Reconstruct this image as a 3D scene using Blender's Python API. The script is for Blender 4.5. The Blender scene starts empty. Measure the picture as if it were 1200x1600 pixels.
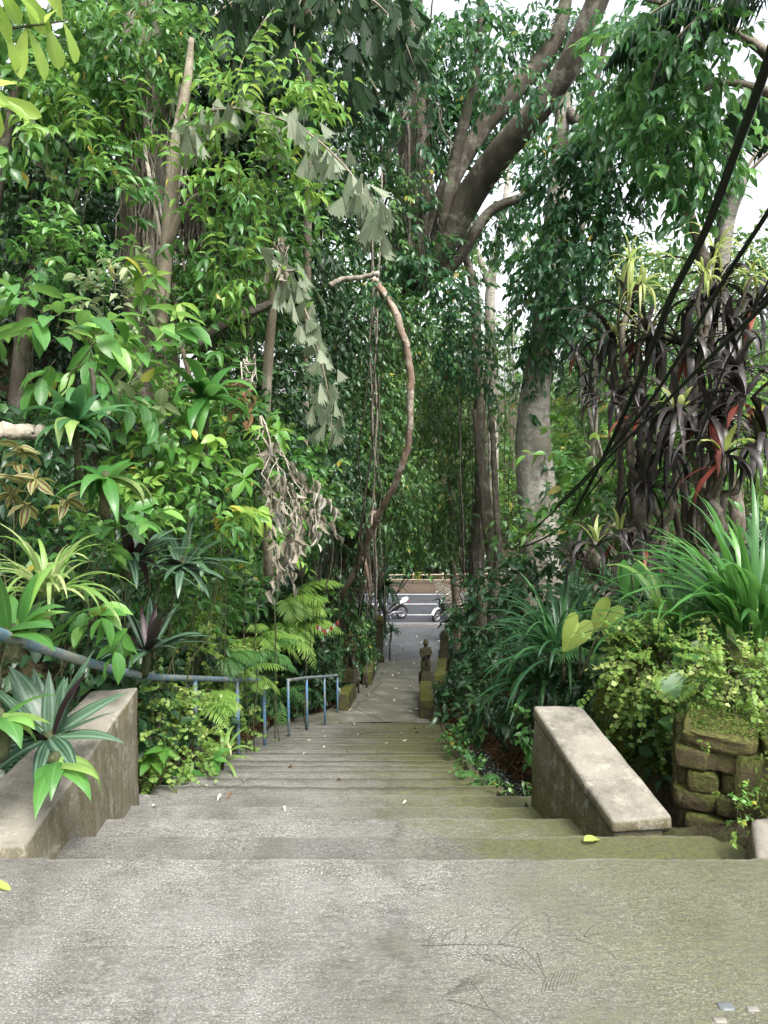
import bpy, bmesh, math, random
import numpy as np
from mathutils import Vector, Matrix
random.seed(11)
rng = np.random.default_rng(11)
SC = bpy.context.scene
COL = SC.collection
R = math.radians
PITCH = R(7.1)
EYE = np.array([0.0, 0.0, 1.6])

def P(px, py, d):
    """world point seen at photo pixel (1200x1600) at world distance y = d"""
    xc = (px - 600) / 1200; yc = (800 - py) / 1200
    v = np.array([xc, math.cos(PITCH) + yc * math.sin(PITCH), -math.sin(PITCH) + yc * math.cos(PITCH)])
    return EYE + v * (d / v[1])

def unit(v):
    v = np.asarray(v, float)
    return v / np.maximum(np.linalg.norm(v, axis=-1, keepdims=True), 1e-9)

# ------------------------------------------------------------------ objects
ORG = {}
def tag(o, label=None, cat=None, group=None, kind=None):
    if label: o['label'] = label
    if cat: o['category'] = cat
    if group: o['group'] = group
    if kind: o['kind'] = kind
    return o

def thing(name, label, cat, loc, group=None, rz=0.0):
    o = bpy.data.objects.new(name, None)
    o.empty_display_size = 0.2
    COL.objects.link(o)
    o.location = [float(c) for c in loc]
    o.rotation_euler = (0, 0, rz)
    ORG[o.name] = np.array([float(c) for c in loc])
    return tag(o, label, cat, group)

class Geo:
    def __init__(s):
        s.V = []; s.T = []; s.Q = []; s.R = []; s.M = []; s.n = 0; s.TM = []; s.QM = []
    def merge(s, o, mi=1):
        for T in o.T: s.T.append(T + s.n); s.TM.append(np.full(len(T), mi))
        for Q in o.Q: s.Q.append(Q + s.n); s.QM.append(np.full(len(Q), mi))
        s.V += o.V; s.R += o.R; s.M += o.M; s.n += o.n
    def add(s, V, T=None, Q=None, rnd=0.5, mid=0.5):
        V = np.asarray(V, float).reshape(-1, 3)
        if T is not None and len(T): s.T.append(np.asarray(T, np.int64).reshape(-1, 3) + s.n); s.TM.append(np.zeros(len(s.T[-1]), int))
        if Q is not None and len(Q): s.Q.append(np.asarray(Q, np.int64).reshape(-1, 4) + s.n); s.QM.append(np.zeros(len(s.Q[-1]), int))
        s.V.append(V)
        s.R.append(np.broadcast_to(np.asarray(rnd, float), (len(V),)).copy())
        s.M.append(np.broadcast_to(np.asarray(mid, float), (len(V),)).copy())
        s.n += len(V)
    def mesh(s, name, origin=None, smooth=True):
        V = np.concatenate(s.V) if s.V else np.zeros((0, 3))
        if origin is not None: V = V - origin
        T = np.concatenate(s.T) if s.T else np.zeros((0, 3), np.int64)
        Q = np.concatenate(s.Q) if s.Q else np.zeros((0, 4), np.int64)
        me = bpy.data.meshes.new(name)
        me.vertices.add(len(V)); me.vertices.foreach_set('co', V.astype(np.float32).ravel())
        nl = T.size + Q.size
        me.loops.add(nl)
        me.loops.foreach_set('vertex_index', np.concatenate([T.ravel(), Q.ravel()]).astype(np.int32))
        me.polygons.add(len(T) + len(Q))
        tot = np.concatenate([np.full(len(T), 3), np.full(len(Q), 4)]).astype(np.int32)
        st = np.concatenate([[0], np.cumsum(tot)[:-1]]).astype(np.int32) if len(tot) else tot
        me.polygons.foreach_set('loop_start', st)
        me.polygons.foreach_set('loop_total', tot)
        me.polygons.foreach_set('material_index', np.concatenate(s.TM + s.QM + [np.zeros(0)]).astype(np.int32))
        me.polygons.foreach_set('use_smooth', np.full(len(tot), bool(smooth)))
        a = me.attributes.new('rnd', 'FLOAT', 'POINT'); a.data.foreach_set('value', np.concatenate(s.R).astype(np.float32))
        a = me.attributes.new('mid', 'FLOAT', 'POINT'); a.data.foreach_set('value', np.concatenate(s.M).astype(np.float32))
        me.update(calc_edges=True)
        return me
    def build(s, name, mat, parent=None, smooth=True):
        if s.n == 0: return None
        if parent is not None: org = ORG[parent.name]
        else: org = np.concatenate(s.V).mean(0); org[2] = np.concatenate(s.V)[:, 2].min()
        me = s.mesh(name, org, smooth)
        for m_ in (mat if isinstance(mat, (list, tuple)) else [mat]): me.materials.append(m_)
        o = bpy.data.objects.new(name, me)
        COL.objects.link(o)
        if parent is not None:
            o.parent = parent; ORG[o.name] = org
        else:
            o.location = org; ORG[o.name] = org
        return o

def struct(name, geo, mat, smooth=True):
    o = geo.build(name, mat, None, smooth); o['kind'] = 'structure'; return o

# ------------------------------------------------------------------ primitives
def frames(pts):
    pts = np.asarray(pts, float); n = len(pts)
    tan = np.gradient(pts, axis=0); tan = unit(tan)
    up = np.array([0.0, 0.0, 1.0]) if abs(tan[0][2]) < 0.9 else np.array([0.0, 1.0, 0.0])
    a = unit(np.cross(tan[0], up)); A = []
    for t in tan:
        a = unit(a - t * np.dot(a, t)); A.append(a)
    A = np.array(A); B = np.cross(tan, A)
    return tan, A, B

def tube(g, pts, rad, sides=6, rough=0.0, rnd=0.5, caps=True):
    pts = np.asarray(pts, float); n = len(pts)
    rad = np.broadcast_to(np.asarray(rad, float), (n,))
    _, A, B = frames(pts)
    ph = np.arange(sides) * 2 * math.pi / sides
    fl = rng.normal(size=sides); k1 = rng.normal(size=(max(2, n // 5 + 2), sides))
    lo = np.stack([np.interp(np.linspace(0, 1, n), np.linspace(0, 1, len(k1)), k1[:, j]) for j in range(sides)], 1)
    rr = rad[:, None] * (1 + rough * (1.2 * fl[None] + 1.3 * lo + .35 * rng.normal(size=(n, sides))))
    V = pts[:, None] + A[:, None] * (np.cos(ph)[None, :, None] * rr[..., None]) + B[:, None] * (np.sin(ph)[None, :, None] * rr[..., None])
    V = V.reshape(-1, 3); Q = []
    for i in range(n - 1):
        for j in range(sides):
            k = (j + 1) % sides
            Q.append((i * sides + j, i * sides + k, (i + 1) * sides + k, (i + 1) * sides + j))
    T = []
    if caps:
        V = np.concatenate([V, pts[:1], pts[-1:]])
        c0, c1 = n * sides, n * sides + 1
        for j in range(sides):
            k = (j + 1) % sides
            T.append((c0, k, j)); T.append((c1, (n - 1) * sides + j, (n - 1) * sides + k))
    g.add(V, T, Q, rnd)

def spline(ctrl, n=8):
    c = np.asarray(ctrl, float)
    c = np.concatenate([2 * c[:1] - c[1:2], c, 2 * c[-1:] - c[-2:-1]])
    out = []
    for i in range(1, len(c) - 2):
        for t in np.linspace(0, 1, n, endpoint=False):
            p0, p1, p2, p3 = c[i - 1], c[i], c[i + 1], c[i + 2]
            out.append(0.5 * (2 * p1 + (p2 - p0) * t + (2 * p0 - 5 * p1 + 4 * p2 - p3) * t * t + (3 * p1 - p0 - 3 * p2 + p3) * t ** 3))
    out.append(c[-2])
    return np.array(out)

def wander(p0, p1, n, amp):
    t = np.linspace(0, 1, n)[:, None]
    p = np.asarray(p0) * (1 - t) + np.asarray(p1) * t
    w = np.cumsum(rng.normal(size=(n, 3)), 0); w = w - w[:1] * (1 - t) - w[-1:] * t
    return p + w * amp / math.sqrt(n)

def taper(a, b, n, p=1.0):
    return a + (b - a) * np.linspace(0, 1, n) ** p

def box(g, c, s, rot=None, rnd=0.5):
    V = np.array([[x, y, z] for x in (-.5, .5) for y in (-.5, .5) for z in (-.5, .5)]) * np.asarray(s)
    if rot is not None: V = V @ np.asarray(rot).T
    V = V + np.asarray(c)
    Q = [(0, 1, 3, 2), (4, 6, 7, 5), (0, 4, 5, 1), (2, 3, 7, 6), (0, 2, 6, 4), (1, 5, 7, 3)]
    g.add(V, None, Q, rnd)

def lathe(g, prof, c=(0, 0, 0), sides=16, axis='z', rnd=0.5):
    prof = np.asarray(prof, float); n = len(prof)
    ph = np.arange(sides) * 2 * math.pi / sides
    r, z = prof[:, 0], prof[:, 1]
    V = np.stack([np.outer(r, np.cos(ph)), np.outer(r, np.sin(ph)), np.repeat(z[:, None], sides, 1)], -1).reshape(-1, 3)
    if axis == 'y': V = V[:, [0, 2, 1]]
    if axis == 'x': V = V[:, [2, 0, 1]]
    Q = [(i * sides + j, i * sides + (j + 1) % sides, (i + 1) * sides + (j + 1) % sides, (i + 1) * sides + j) for i in range(n - 1) for j in range(sides)]
    g.add(V + np.asarray(c), None, Q, rnd)

def hexa(name, corners, mat, parent, bevel=0.02, cuts=6, rough=0.006):
    """weathered block from 8 corners: bottom 4 then top 4, ring order"""
    bm = bmesh.new()
    vs = [bm.verts.new(Vector(c)) for c in corners]
    for f in ((3, 2, 1, 0), (4, 5, 6, 7), (0, 1, 5, 4), (1, 2, 6, 5), (2, 3, 7, 6), (3, 0, 4, 7)):
        bm.faces.new([vs[i] for i in f])
    bmesh.ops.recalc_face_normals(bm, faces=bm.faces)
    if bevel: bmesh.ops.bevel(bm, geom=bm.edges[:], offset=bevel, segments=2, affect='EDGES', profile=0.6)
    bmesh.ops.subdivide_edges(bm, edges=[e for e in bm.edges if e.calc_length() > 0.08], cuts=cuts, use_grid_fill=True)
    from mathutils import noise
    for v in bm.verts:
        v.co += Vector(noise.noise_vector(v.co * 7)) * rough + Vector(noise.noise_vector(v.co * 2.3)) * rough * 1.5
    me = bpy.data.meshes.new(name)
    org = ORG[parent.name] if parent else np.mean(corners, 0)
    for v in bm.verts: v.co -= Vector(org)
    bm.to_mesh(me); bm.free()
    for p in me.polygons: p.use_smooth = True
    me.materials.append(mat)
    o = bpy.data.objects.new(name, me); COL.objects.link(o)
    if parent: o.parent = parent
    else: o.location = org
    ORG[o.name] = np.asarray(org, float)
    return o

# ------------------------------------------------------------------ leaf templates
def tpl_leaf(rows, widths, fold=0.18, droop=0.25, wave=0.0):
    V = [(0, 0, 0)]; M = [0.0]
    for i, (t, w) in enumerate(zip(rows, widths)):
        dz = -droop * t * t
        wz = wave * (1 if i % 2 else -1)
        V += [(-.5 * w, t, dz + fold * w * .5 + wz), (0, t, dz), (.5 * w, t, dz + fold * w * .5 - wz)]
        M += [1.0, 0.0, 1.0]
    V.append((0, 1, -droop)); M.append(0.0)
    T = []; Q = []; n = len(rows)
    T += [(0, 2, 1), (0, 3, 2)]
    for i in range(n - 1):
        a = 1 + 3 * i; b = a + 3
        Q += [(a, a + 1, b + 1, b), (a + 1, a + 2, b + 2, b + 1)]
    a = 1 + 3 * (n - 1); e = 1 + 3 * n
    T += [(a, a + 1, e), (a + 1, a + 2, e)]
    return np.array(V, float), np.array(T), np.array(Q).reshape(-1, 4), np.array(M)

OV = tpl_leaf((.15, .38, .62, .84), (.55, 1.0, .86, .42), .2, .28)
OVW = tpl_leaf((.12, .3, .5, .7, .88), (.6, .95, 1.0, .8, .36), .16, .34, .012)
OVD = tpl_leaf((.15, .38, .62, .84), (.55, 1.0, .86, .42), .3, .6)
OBO = tpl_leaf((.2, .5, .75, .92), (.4, .8, 1.0, .6), .15, .15)
LAN = tpl_leaf((.12, .35, .65, .87), (.7, 1.0, .75, .35), .2, .35)
DIA = (np.array([(0, 0, 0), (-.5, .42, .07), (.5, .42, .07), (0, 1, -.15)], float), np.array([(0, 3, 1), (0, 2, 3)]), np.zeros((0, 4), int), np.array([0., 1, 1, 0]))
MIDL = tpl_leaf((.3, .68), (.95, .75), .2, .25)
CURL = tpl_leaf((.15, .38, .62, .84), (.5, .8, .7, .4), .9, .5, .05)
def tpl_fan(n=7, jag=.16, spread=.9, seed=0):
    r = np.random.default_rng(seed)
    V = [(0, 0, 0)]; M = [0.]
    for i in range(n):
        a = (i / (n - 1) - .5) * spread * 2
        rad = 1.0 - (jag if i % 2 else 0) - .15 * r.random()
        V.append((math.sin(a) * rad * .72, math.cos(a) * rad, (-.10 if i % 2 else .07) - .30 * rad * rad)); M.append(i / (n - 1))
    T = [(0, i + 2, i + 1) for i in range(n - 1)]
    return np.array(V), np.array(T), np.zeros((0, 4), int), np.array(M)
FAN = tpl_fan(13, .17, .62, 1)
FAN2 = tpl_fan(11, .26, .42, 3)
FANR = tpl_fan(6, .08, .95, 2)
def tpl_heart():
    out = [(0, .0), (.12, -.14), (.3, -.2), (.46, -.08), (.52, .15), (.46, .42), (.3, .68), (.12, .9), (0, 1.0)]
    V = [(0, .05, 0), (0, .5, -.03), (0, 1.0, -.2)]; M = [0, 0, 0.]
    L = out[:-1][1:]
    for s in (1, -1):
        for x, y in L:
            V.append((s * x, y, abs(x) * .22 - .2 * max(y, 0) ** 2)); M.append(1.)
    T = []; n = len(L)
    for k, s in enumerate((1, -1)):
        b = 3 + k * n
        for i in range(n - 1):
            c = 0 if L[i + 1][1] < .3 else 1
            T.append((c, b + i, b + i + 1) if s > 0 else (c, b + i + 1, b + i))
        q = next(i for i in range(n) if L[i][1] >= .3)
        T.append((0, b + q - 1, 1) if s > 0 else (0, 1, b + q - 1))
        T.append((1, b + n - 1, 2) if s > 0 else (1, 2, b + n - 1))
    return np.array(V, float), np.array(T), np.zeros((0, 4), int), np.array(M)
HEART = tpl_heart()

def place(g, tpl, pos, dirv, nrm, L, W, rnd=None):
    tv, T, Q, M = tpl
    pos = np.asarray(pos, float).reshape(-1, 3); N = len(pos)
    if N == 0: return
    d = unit(np.broadcast_to(dirv, (N, 3))); nr = np.broadcast_to(nrm, (N, 3))
    x = np.cross(d, nr); bad = np.linalg.norm(x, axis=1) < 1e-3
    if bad.any(): x[bad] = (1, 0, 0)
    x = unit(x); n = np.cross(x, d)
    L = np.broadcast_to(L, (N,)); W = np.broadcast_to(W, (N,))
    V = pos[:, None] + x[:, None] * (tv[None, :, 0:1] * W[:, None, None]) + d[:, None] * (tv[None, :, 1:2] * L[:, None, None]) + n[:, None] * (tv[None, :, 2:3] * L[:, None, None])
    m = len(tv); off = (np.arange(N) * m)[:, None, None]
    TT = (T[None] + off).reshape(-1, 3) if len(T) else None
    QQ = (Q[None] + off).reshape(-1, 4) if len(Q) else None
    if rnd is None: rnd = rng.random(N)
    g.add(V.reshape(-1, 3), TT, QQ, np.repeat(np.broadcast_to(rnd, (N,)), m), np.tile(M, N))

UP = np.array([0., 0., 1.])
def sprays(g, tpl, C, U, tl, k, L, W, style='alt', droop=.35, gt=None, jit=.45, tr=.003):
    """N twigs with k leaves each"""
    C = np.asarray(C, float); N = len(C); U = unit(U)
    S = np.cross(U, UP + rng.normal(size=(N, 3)) * .25); S = unit(S); B = np.cross(S, U)
    tl = np.broadcast_to(tl, (N,))
    base = rng.random(N) * .75
    for j in range(k):
        if style == 'pin':
            last = j == k - 1
            t = 1.0 if last else .22 + .7 * (j // 2) / max(1, (k - 1) // 2)
            s = 0 if last else (1 if j % 2 else -1)
            d = U * (1 if last else .5) + S * s * .95
            d = d + np.array([0, 0, -droop]) + rng.normal(size=(N, 3)) * .13
            sc = .8 + .35 * math.sin(math.pi * min(1, t * .85))
        elif style == 'whorl':
            t = 1.0; a = 2 * math.pi * j / k
            d = U * .35 + S * math.cos(a) + B * math.sin(a) + np.array([0, 0, -droop]) + rng.normal(size=(N, 3)) * .12
            sc = 1
        else:
            t = .2 + .8 * j / max(1, k - 1); a = j * 2.4
            d = U * .7 + S * math.cos(a) * .8 + B * math.sin(a) * .5 + np.array([0, 0, -droop]) + rng.normal(size=(N, 3)) * .22
            sc = 1
        pos = C + U * (tl * t)[:, None] + np.array([0, 0, -1.]) * (droop * .35 * tl * t * t)[:, None]
        n = UP + rng.normal(size=(N, 3)) * jit
        ll = L * sc * (.72 + .45 * rng.random(N))
        place(g, tpl, pos, d, n, ll, W / L * ll * (.85 + .3 * rng.random(N)), np.clip(base + rng.random(N) * .3 + (.08 if t > .9 else 0), 0, 1))
    if gt is not None:
        ph = np.arange(3) * 2 * math.pi / 3
        E = C + U * tl[:, None] + np.array([0, 0, -1.]) * (droop * .35 * tl)[:, None]
        ring = S[:, None] * np.cos(ph)[None, :, None] + B[:, None] * np.sin(ph)[None, :, None]
        V = np.concatenate([C[:, None] + ring * tr, E[:, None] + ring * tr * .5], 1).reshape(-1, 3)
        q = np.array([(i, (i + 1) % 3, 3 + (i + 1) % 3, 3 + i) for i in range(3)])
        gt.add(V, None, (q[None] + (np.arange(N) * 6)[:, None, None]).reshape(-1, 4))

def blob(g, tpl, c, rad, n, k, L, W, tl, style='alt', droop=.35, gt=None, out=.7, shell=2.2, jit=.45, hang=0.):
    c = np.asarray(c, float); rad = np.asarray(rad, float)
    D = unit(rng.normal(size=(n, 3)))
    r = rng.random(n) ** (1 / shell)
    # lumpy outline: radius varies with direction
    ph = rng.random(3) * 6.28
    lump = 1 + .22 * np.sin(D[:, 0] * 4 + ph[0]) * np.sin(D[:, 2] * 5 + ph[1]) + .14 * np.sin(D[:, 1] * 7 + D[:, 2] * 6 + ph[2])
    C = c + D * (r * lump)[:, None] * rad
    U = D * out + rng.normal(size=(n, 3)) * .5 + np.array([0, 0, .15 - hang])
    sprays(g, tpl, C, U, tl * (.6 + .7 * rng.random(n)), k, L, W, style, droop, gt, jit)
    return C

def straps(g, c, n, L, W, elev=(10, 80), bend=100, segs=9, fold=.25, rnd=None, az=None, var=.3, spread=.02, tipw=.15, power=.9, twist=0., lance=False):
    """arching strap leaves springing from c; vectorised"""
    c = np.asarray(c, float)
    ph = rng.random(n) * 2 * math.pi if az is None else R(1) * (az[0] + (az[1] - az[0]) * rng.random(n))
    e0 = R(1) * (elev[0] + (elev[1] - elev[0]) * rng.random(n))
    bd = R(bend) * (.55 + .8 * rng.random(n))
    ll = L * (1 - var + 2 * var * rng.random(n)); ww = W * (.8 + .4 * rng.random(n))
    t = np.linspace(0, 1, segs + 1)
    e = e0[:, None] - bd[:, None] * (t[None] ** 1.4)
    e = np.maximum(e, -R(86))
    ph2 = ph[:, None] + twist * rng.normal(size=n)[:, None] * t[None]
    d = np.stack([np.cos(e) * np.cos(ph2), np.cos(e) * np.sin(ph2), np.sin(e)], -1)
    st = d[:, :-1] * (ll / segs)[:, None, None]
    pts = np.concatenate([np.zeros((n, 1, 3)), np.cumsum(st, 1)], 1) + c + np.stack([np.cos(ph), np.sin(ph), 0 * ph], -1)[:, None] * spread + rng.normal(size=(n, 1, 3)) * spread * .4
    side = np.stack([-np.sin(ph2), np.cos(ph2), 0 * ph2], -1)
    side = unit(side + rng.normal(size=(n, 1, 3)) * .18)
    nr = np.cross(d, side) * -1
    w = (np.minimum(1, .45 + t * 3)) * np.clip((1 - t) / (1 - .0) , 0, 1) ** (power * .55)
    if lance: w = np.sin(np.pi * (.1 + .9 * t) ** .78)
    w[-1] = .02
    hw = ww[:, None] * w[None] * .5
    Lp = pts - side * hw[..., None] - nr * (hw * fold)[..., None] * -1
    Rp = pts + side * hw[..., None] - nr * (hw * fold)[..., None] * -1
    V = np.stack([Lp, pts, Rp], 2).reshape(-1, 3)
    m = (segs + 1) * 3; q = []
    for i in range(segs):
        a = i * 3; b = a + 3
        q += [(a, b, b + 1, a + 1), (a + 1, b + 1, b + 2, a + 2)]
    Q = (np.array(q)[None] + (np.arange(n) * m)[:, None, None]).reshape(-1, 4)
    if rnd is None: rnd = rng.random(n)
    g.add(V, None, Q, np.repeat(np.broadcast_to(rnd, (n,)), m), np.tile(np.tile([1., 0, 1.], segs + 1), n))

def frond(g, p0, az, L, W, e0=45, bend=90, pairs=16, tpl=MIDL, pw=.22, droop=.15, gt=None, rr=.006, rnd=None, prof=None, fwd=.35, bare=.15, side_tilt=0):
    """pinnate frond: curved rachis and paired pinnae"""
    n = pairs + 4
    t = np.linspace(0, 1, n)
    e = R(e0) - R(bend) * t ** 1.3
    az = R(az)
    d = np.stack([np.cos(e) * math.cos(az), np.cos(e) * math.sin(az), np.sin(e)], -1)
    pts = np.concatenate([[np.zeros(3)], np.cumsum(d[:-1] * L / (n - 1), 0)]) + np.asarray(p0)
    tube(gt if gt is not None else g, pts, taper(rr, rr * .25, n), 4, rnd=.5, caps=False)
    side = np.array([-math.sin(az), math.cos(az), side_tilt]); side = side / np.linalg.norm(side)
    tt = np.linspace(bare, .985, pairs)
    pp = np.stack([np.interp(tt, t, pts[:, i]) for i in range(3)], -1)
    dd = unit(np.stack([np.interp(tt, t, d[:, i]) for i in range(3)], -1))
    u = (tt - bare) / (1 - bare)
    pf = np.sin(np.pi * np.clip(u * .82 + .16, 0, 1)) ** .8 if prof is None else prof(u)
    r0 = rng.random() if rnd is None else rnd
    for s in (1, -1):
        dv = side * s + dd * (fwd + .5 * u[:, None]) + np.array([0, 0, -droop]) + rng.normal(size=(pairs, 3)) * .05
        nr = np.cross(dd, side); nr = nr * np.sign(nr[:, 2:3] + 1e-6)
        ll = W * .5 * pf * (.9 + .2 * rng.random(pairs)) * np.ones(pairs)
        place(g, tpl, pp, dv, nr + rng.normal(size=(pairs, 3)) * .1, ll, ll * pw if pw < 3 else pw, np.clip(r0 + .15 * rng.normal(size=pairs), 0, 1))
    place(g, tpl, pp[-1:], dd[-1:], UP, W * .12, W * .12 * .4)
    return pts
# ------------------------------------------------------------------ materials
class NT:
    def __init__(s, name):
        s.m = bpy.data.materials.new(name); s.m.use_nodes = True
        s.t = s.m.node_tree; s.t.nodes.clear()
        s.out = s.t.nodes.new('ShaderNodeOutputMaterial')
    def n(s, typ, ins=None, **kw):
        nd = s.t.nodes.new('ShaderNode' + typ)
        for k, v in kw.items(): setattr(nd, k, v)
        for k, v in (ins or {}).items():
            sk = nd.inputs[k]
            if isinstance(v, bpy.types.NodeSocket): s.t.links.new(v, sk)
            else: sk.default_value = v
        return nd
    def attr(s, name): return s.n('Attribute', attribute_name=name).outputs['Fac']
    def pos(s): return s.n('NewGeometry').outputs['Position']
    def scale(s, v, sc): return s.n('Mapping', {'Vector': v, 'Scale': sc}).outputs[0]
    def noise(s, v, sc, det=4, rough=.55, dist=0.): return s.n('TexNoise', {'Vector': v, 'Scale': sc, 'Detail': det, 'Roughness': rough, 'Distortion': dist}).outputs[0]
    def ramp(s, f, stops, interp='LINEAR'):
        r = s.n('ValToRGB', {'Fac': f}); cr = r.color_ramp; cr.interpolation = interp
        while len(cr.elements) < len(stops): cr.elements.new(.5)
        for e, (p, c) in zip(cr.elements, stops):
            e.position = p; e.color = c if len(c) == 4 else (*c, 1)
        return r.outputs[0]
    def gr(s, f, a, b): return s.n('MapRange', {'Value': f, 'From Min': a, 'From Max': b, 'To Min': 0., 'To Max': 1.}).outputs[0]
    def mix(s, f, a, b, mode='MIX'):
        nd = s.n('Mix', data_type='RGBA', blend_type=mode)
        for i, v in ((0, f), (6, a), (7, b)):
            if isinstance(v, bpy.types.NodeSocket): s.t.links.new(v, nd.inputs[i])
            else: nd.inputs[i].default_value = v if i == 0 or len(v) == 4 else (*v, 1)
        return nd.outputs[2]
    def math(s, op, a, b=0., c=0.):
        nd = s.n('Math', operation=op)
        for i, v in enumerate((a, b, c)):
            if isinstance(v, bpy.types.NodeSocket): s.t.links.new(v, nd.inputs[i])
            else: nd.inputs[i].default_value = v
        return nd.outputs[0]
    def bump(s, h, st, dist=.02): return s.n('Bump', {'Height': h, 'Strength': st, 'Distance': dist}).outputs[0]
    def bsdf(s, col, rough=.6, normal=None, spec=.5, metal=0.):
        ins = {'Base Color': col if isinstance(col, bpy.types.NodeSocket) else (*col, 1), 'Roughness': rough, 'Metallic': metal, 'Specular IOR Level': spec}
        if normal is not None: ins['Normal'] = normal
        return s.n('BsdfPrincipled', ins).outputs[0]
    def done(s, sh):
        s.t.links.new(sh, s.out.inputs['Surface']); return s.m

def leaf_mat(name, c1, c2, young=None, rough=.42, trans=.32, vein=.35, spec=.5, yellow=0.0, stripe=None, under=None, ribs=0.):
    k = NT(name)
    r = k.attr('rnd'); mid = k.attr('mid')
    stops = [(0, c1), (.8, c2)]
    if young: stops = [(0, c1), (.72, c2), (.93, young)]
    col = k.ramp(r, stops)
    p = k.pos()
    nz = k.noise(p, 2.3, 3)
    col = k.mix(k.math('MULTIPLY', k.gr(nz, .35, .75), .45), col, tuple(a * b for a, b in zip(c1, (.8, .85, .9))))
    if yellow: col = k.mix(k.math('MULTIPLY', k.gr(r, 1 - yellow, 1 - yellow + .004), .9), col, (.38, .30, .05))
    if stripe: col = k.mix(k.ramp(mid, [(.28, (0, 0, 0)), (.42, (1, 1, 1)), (.62, (1, 1, 1)), (.75, (0, 0, 0))]), col, stripe)
    if vein: col = k.mix(k.math('MULTIPLY', k.ramp(mid, [(.0, (1, 1, 1)), (.13, (0, 0, 0))]), vein), col, tuple(min(1, c * 1.7 + .03) for c in c2))
    if ribs: col = k.mix(k.math('MULTIPLY', k.gr(k.math('SINE', k.math('MULTIPLY', mid, 60.)), .2, .9), ribs), col, tuple(c * .55 for c in c1))
    spots = k.n('TexVoronoi', {'Vector': p, 'Scale': 90.}).outputs['Distance']
    col = k.mix(k.math('MULTIPLY', k.gr(spots, .12, .04), .35), col, (.16, .15, .07))
    if under is not None: col = k.mix(k.n('NewGeometry').outputs['Backfacing'], col, under)
    bmp = k.bump(k.noise(p, 55, 2), .25, .004)
    sh = k.bsdf(col, k.math('MULTIPLY_ADD', nz, .3, rough - .15), bmp, spec)
    if trans:
        tc = k.mix(.6, col, tuple(min(1, c * 1.6) for c in (young or c2)))
        tl = k.n('BsdfTranslucent', {'Color': tc}).outputs[0]
        sh = k.n('MixShader', {0: trans, 1: sh, 2: tl}).outputs[0]
    return k.done(sh)

def bark_mat(name, dark, light, pale, pale_amt=.5, scale=6, moss=.3, zs=.25):
    k = NT(name); p = k.pos()
    s = k.scale(p, (1, 1, zs))
    a = k.noise(s, scale, 6, .65, .6); b = k.noise(p, scale * .45, 5, .7)
    v = k.noise(p, scale * 3.1, 4, .7)
    col = k.mix(k.gr(a, .32, .68), dark, light)
    col = k.mix(k.math('MULTIPLY', k.gr(b, .56 - .14 * pale_amt, .62 - .1 * pale_amt), k.math('MULTIPLY', k.gr(v, .35, .6), .85)), col, pale)
    col = k.mix(k.math('MULTIPLY', k.gr(k.noise(p, scale * .25, 4), .62 - .3 * moss, .75 - .2 * moss), .7), col, (.035, .05, .018))
    return k.done(k.bsdf(col, .85, k.bump(k.math('ADD', a, k.math('MULTIPLY', v, .5)), .7, .03), .3))

def moss_stone(name, stone, amt, seed=0., tint=(.11, .12, .022)):
    k = NT(name); p = k.n('VectorMath', {0: k.pos(), 1: (seed, seed, 0)}).outputs[0]
    a = k.noise(p, 5, 6, .65); f = k.noise(p, 45, 4, .7); g = k.noise(p, 1.6, 3)
    col = k.mix(k.gr(f, .3, .7), tuple(c * .72 for c in stone), stone)
    col = k.mix(k.math('MULTIPLY', k.gr(a, .45, .7), .6), col, tuple(c * .45 for c in stone))
    up = k.n('SeparateXYZ', {0: k.n('NewGeometry').outputs['Normal']}).outputs[2]
    m = k.gr(k.math('ADD', k.math('MULTIPLY_ADD', up, .16, a), k.math('MULTIPLY', g, .5)), .95 - .35 * amt, 1.13 - .35 * amt)
    mc = k.mix(k.gr(f, .35, .65), tuple(c * .35 for c in tint), tint)
    col = k.mix(1.0, col, k.ramp(k.attr('rnd'), [(0, (.55, .5, .45)), (1, (1.15, 1.1, 1.05))]), 'MULTIPLY')
    col = k.mix(k.math('MULTIPLY', m, .92), col, mc)
    return k.done(k.bsdf(col, .92, k.bump(k.math('MULTIPLY_ADD', a, .6, f), .6, .02), .25))

def simple(name, col, rough=.5, metal=0., noise_amt=.25, sc=20, spec=.5):
    k = NT(name); p = k.n('TexCoord').outputs['Object']
    a = k.noise(p, sc, 4)
    c = k.mix(k.math('MULTIPLY', k.gr(a, .4, .7), noise_amt), col, tuple(x * .45 + .01 for x in col))
    return k.done(k.bsdf(c, k.math('MULTIPLY_ADD', a, .2, rough - .1), None, spec, metal))

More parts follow.
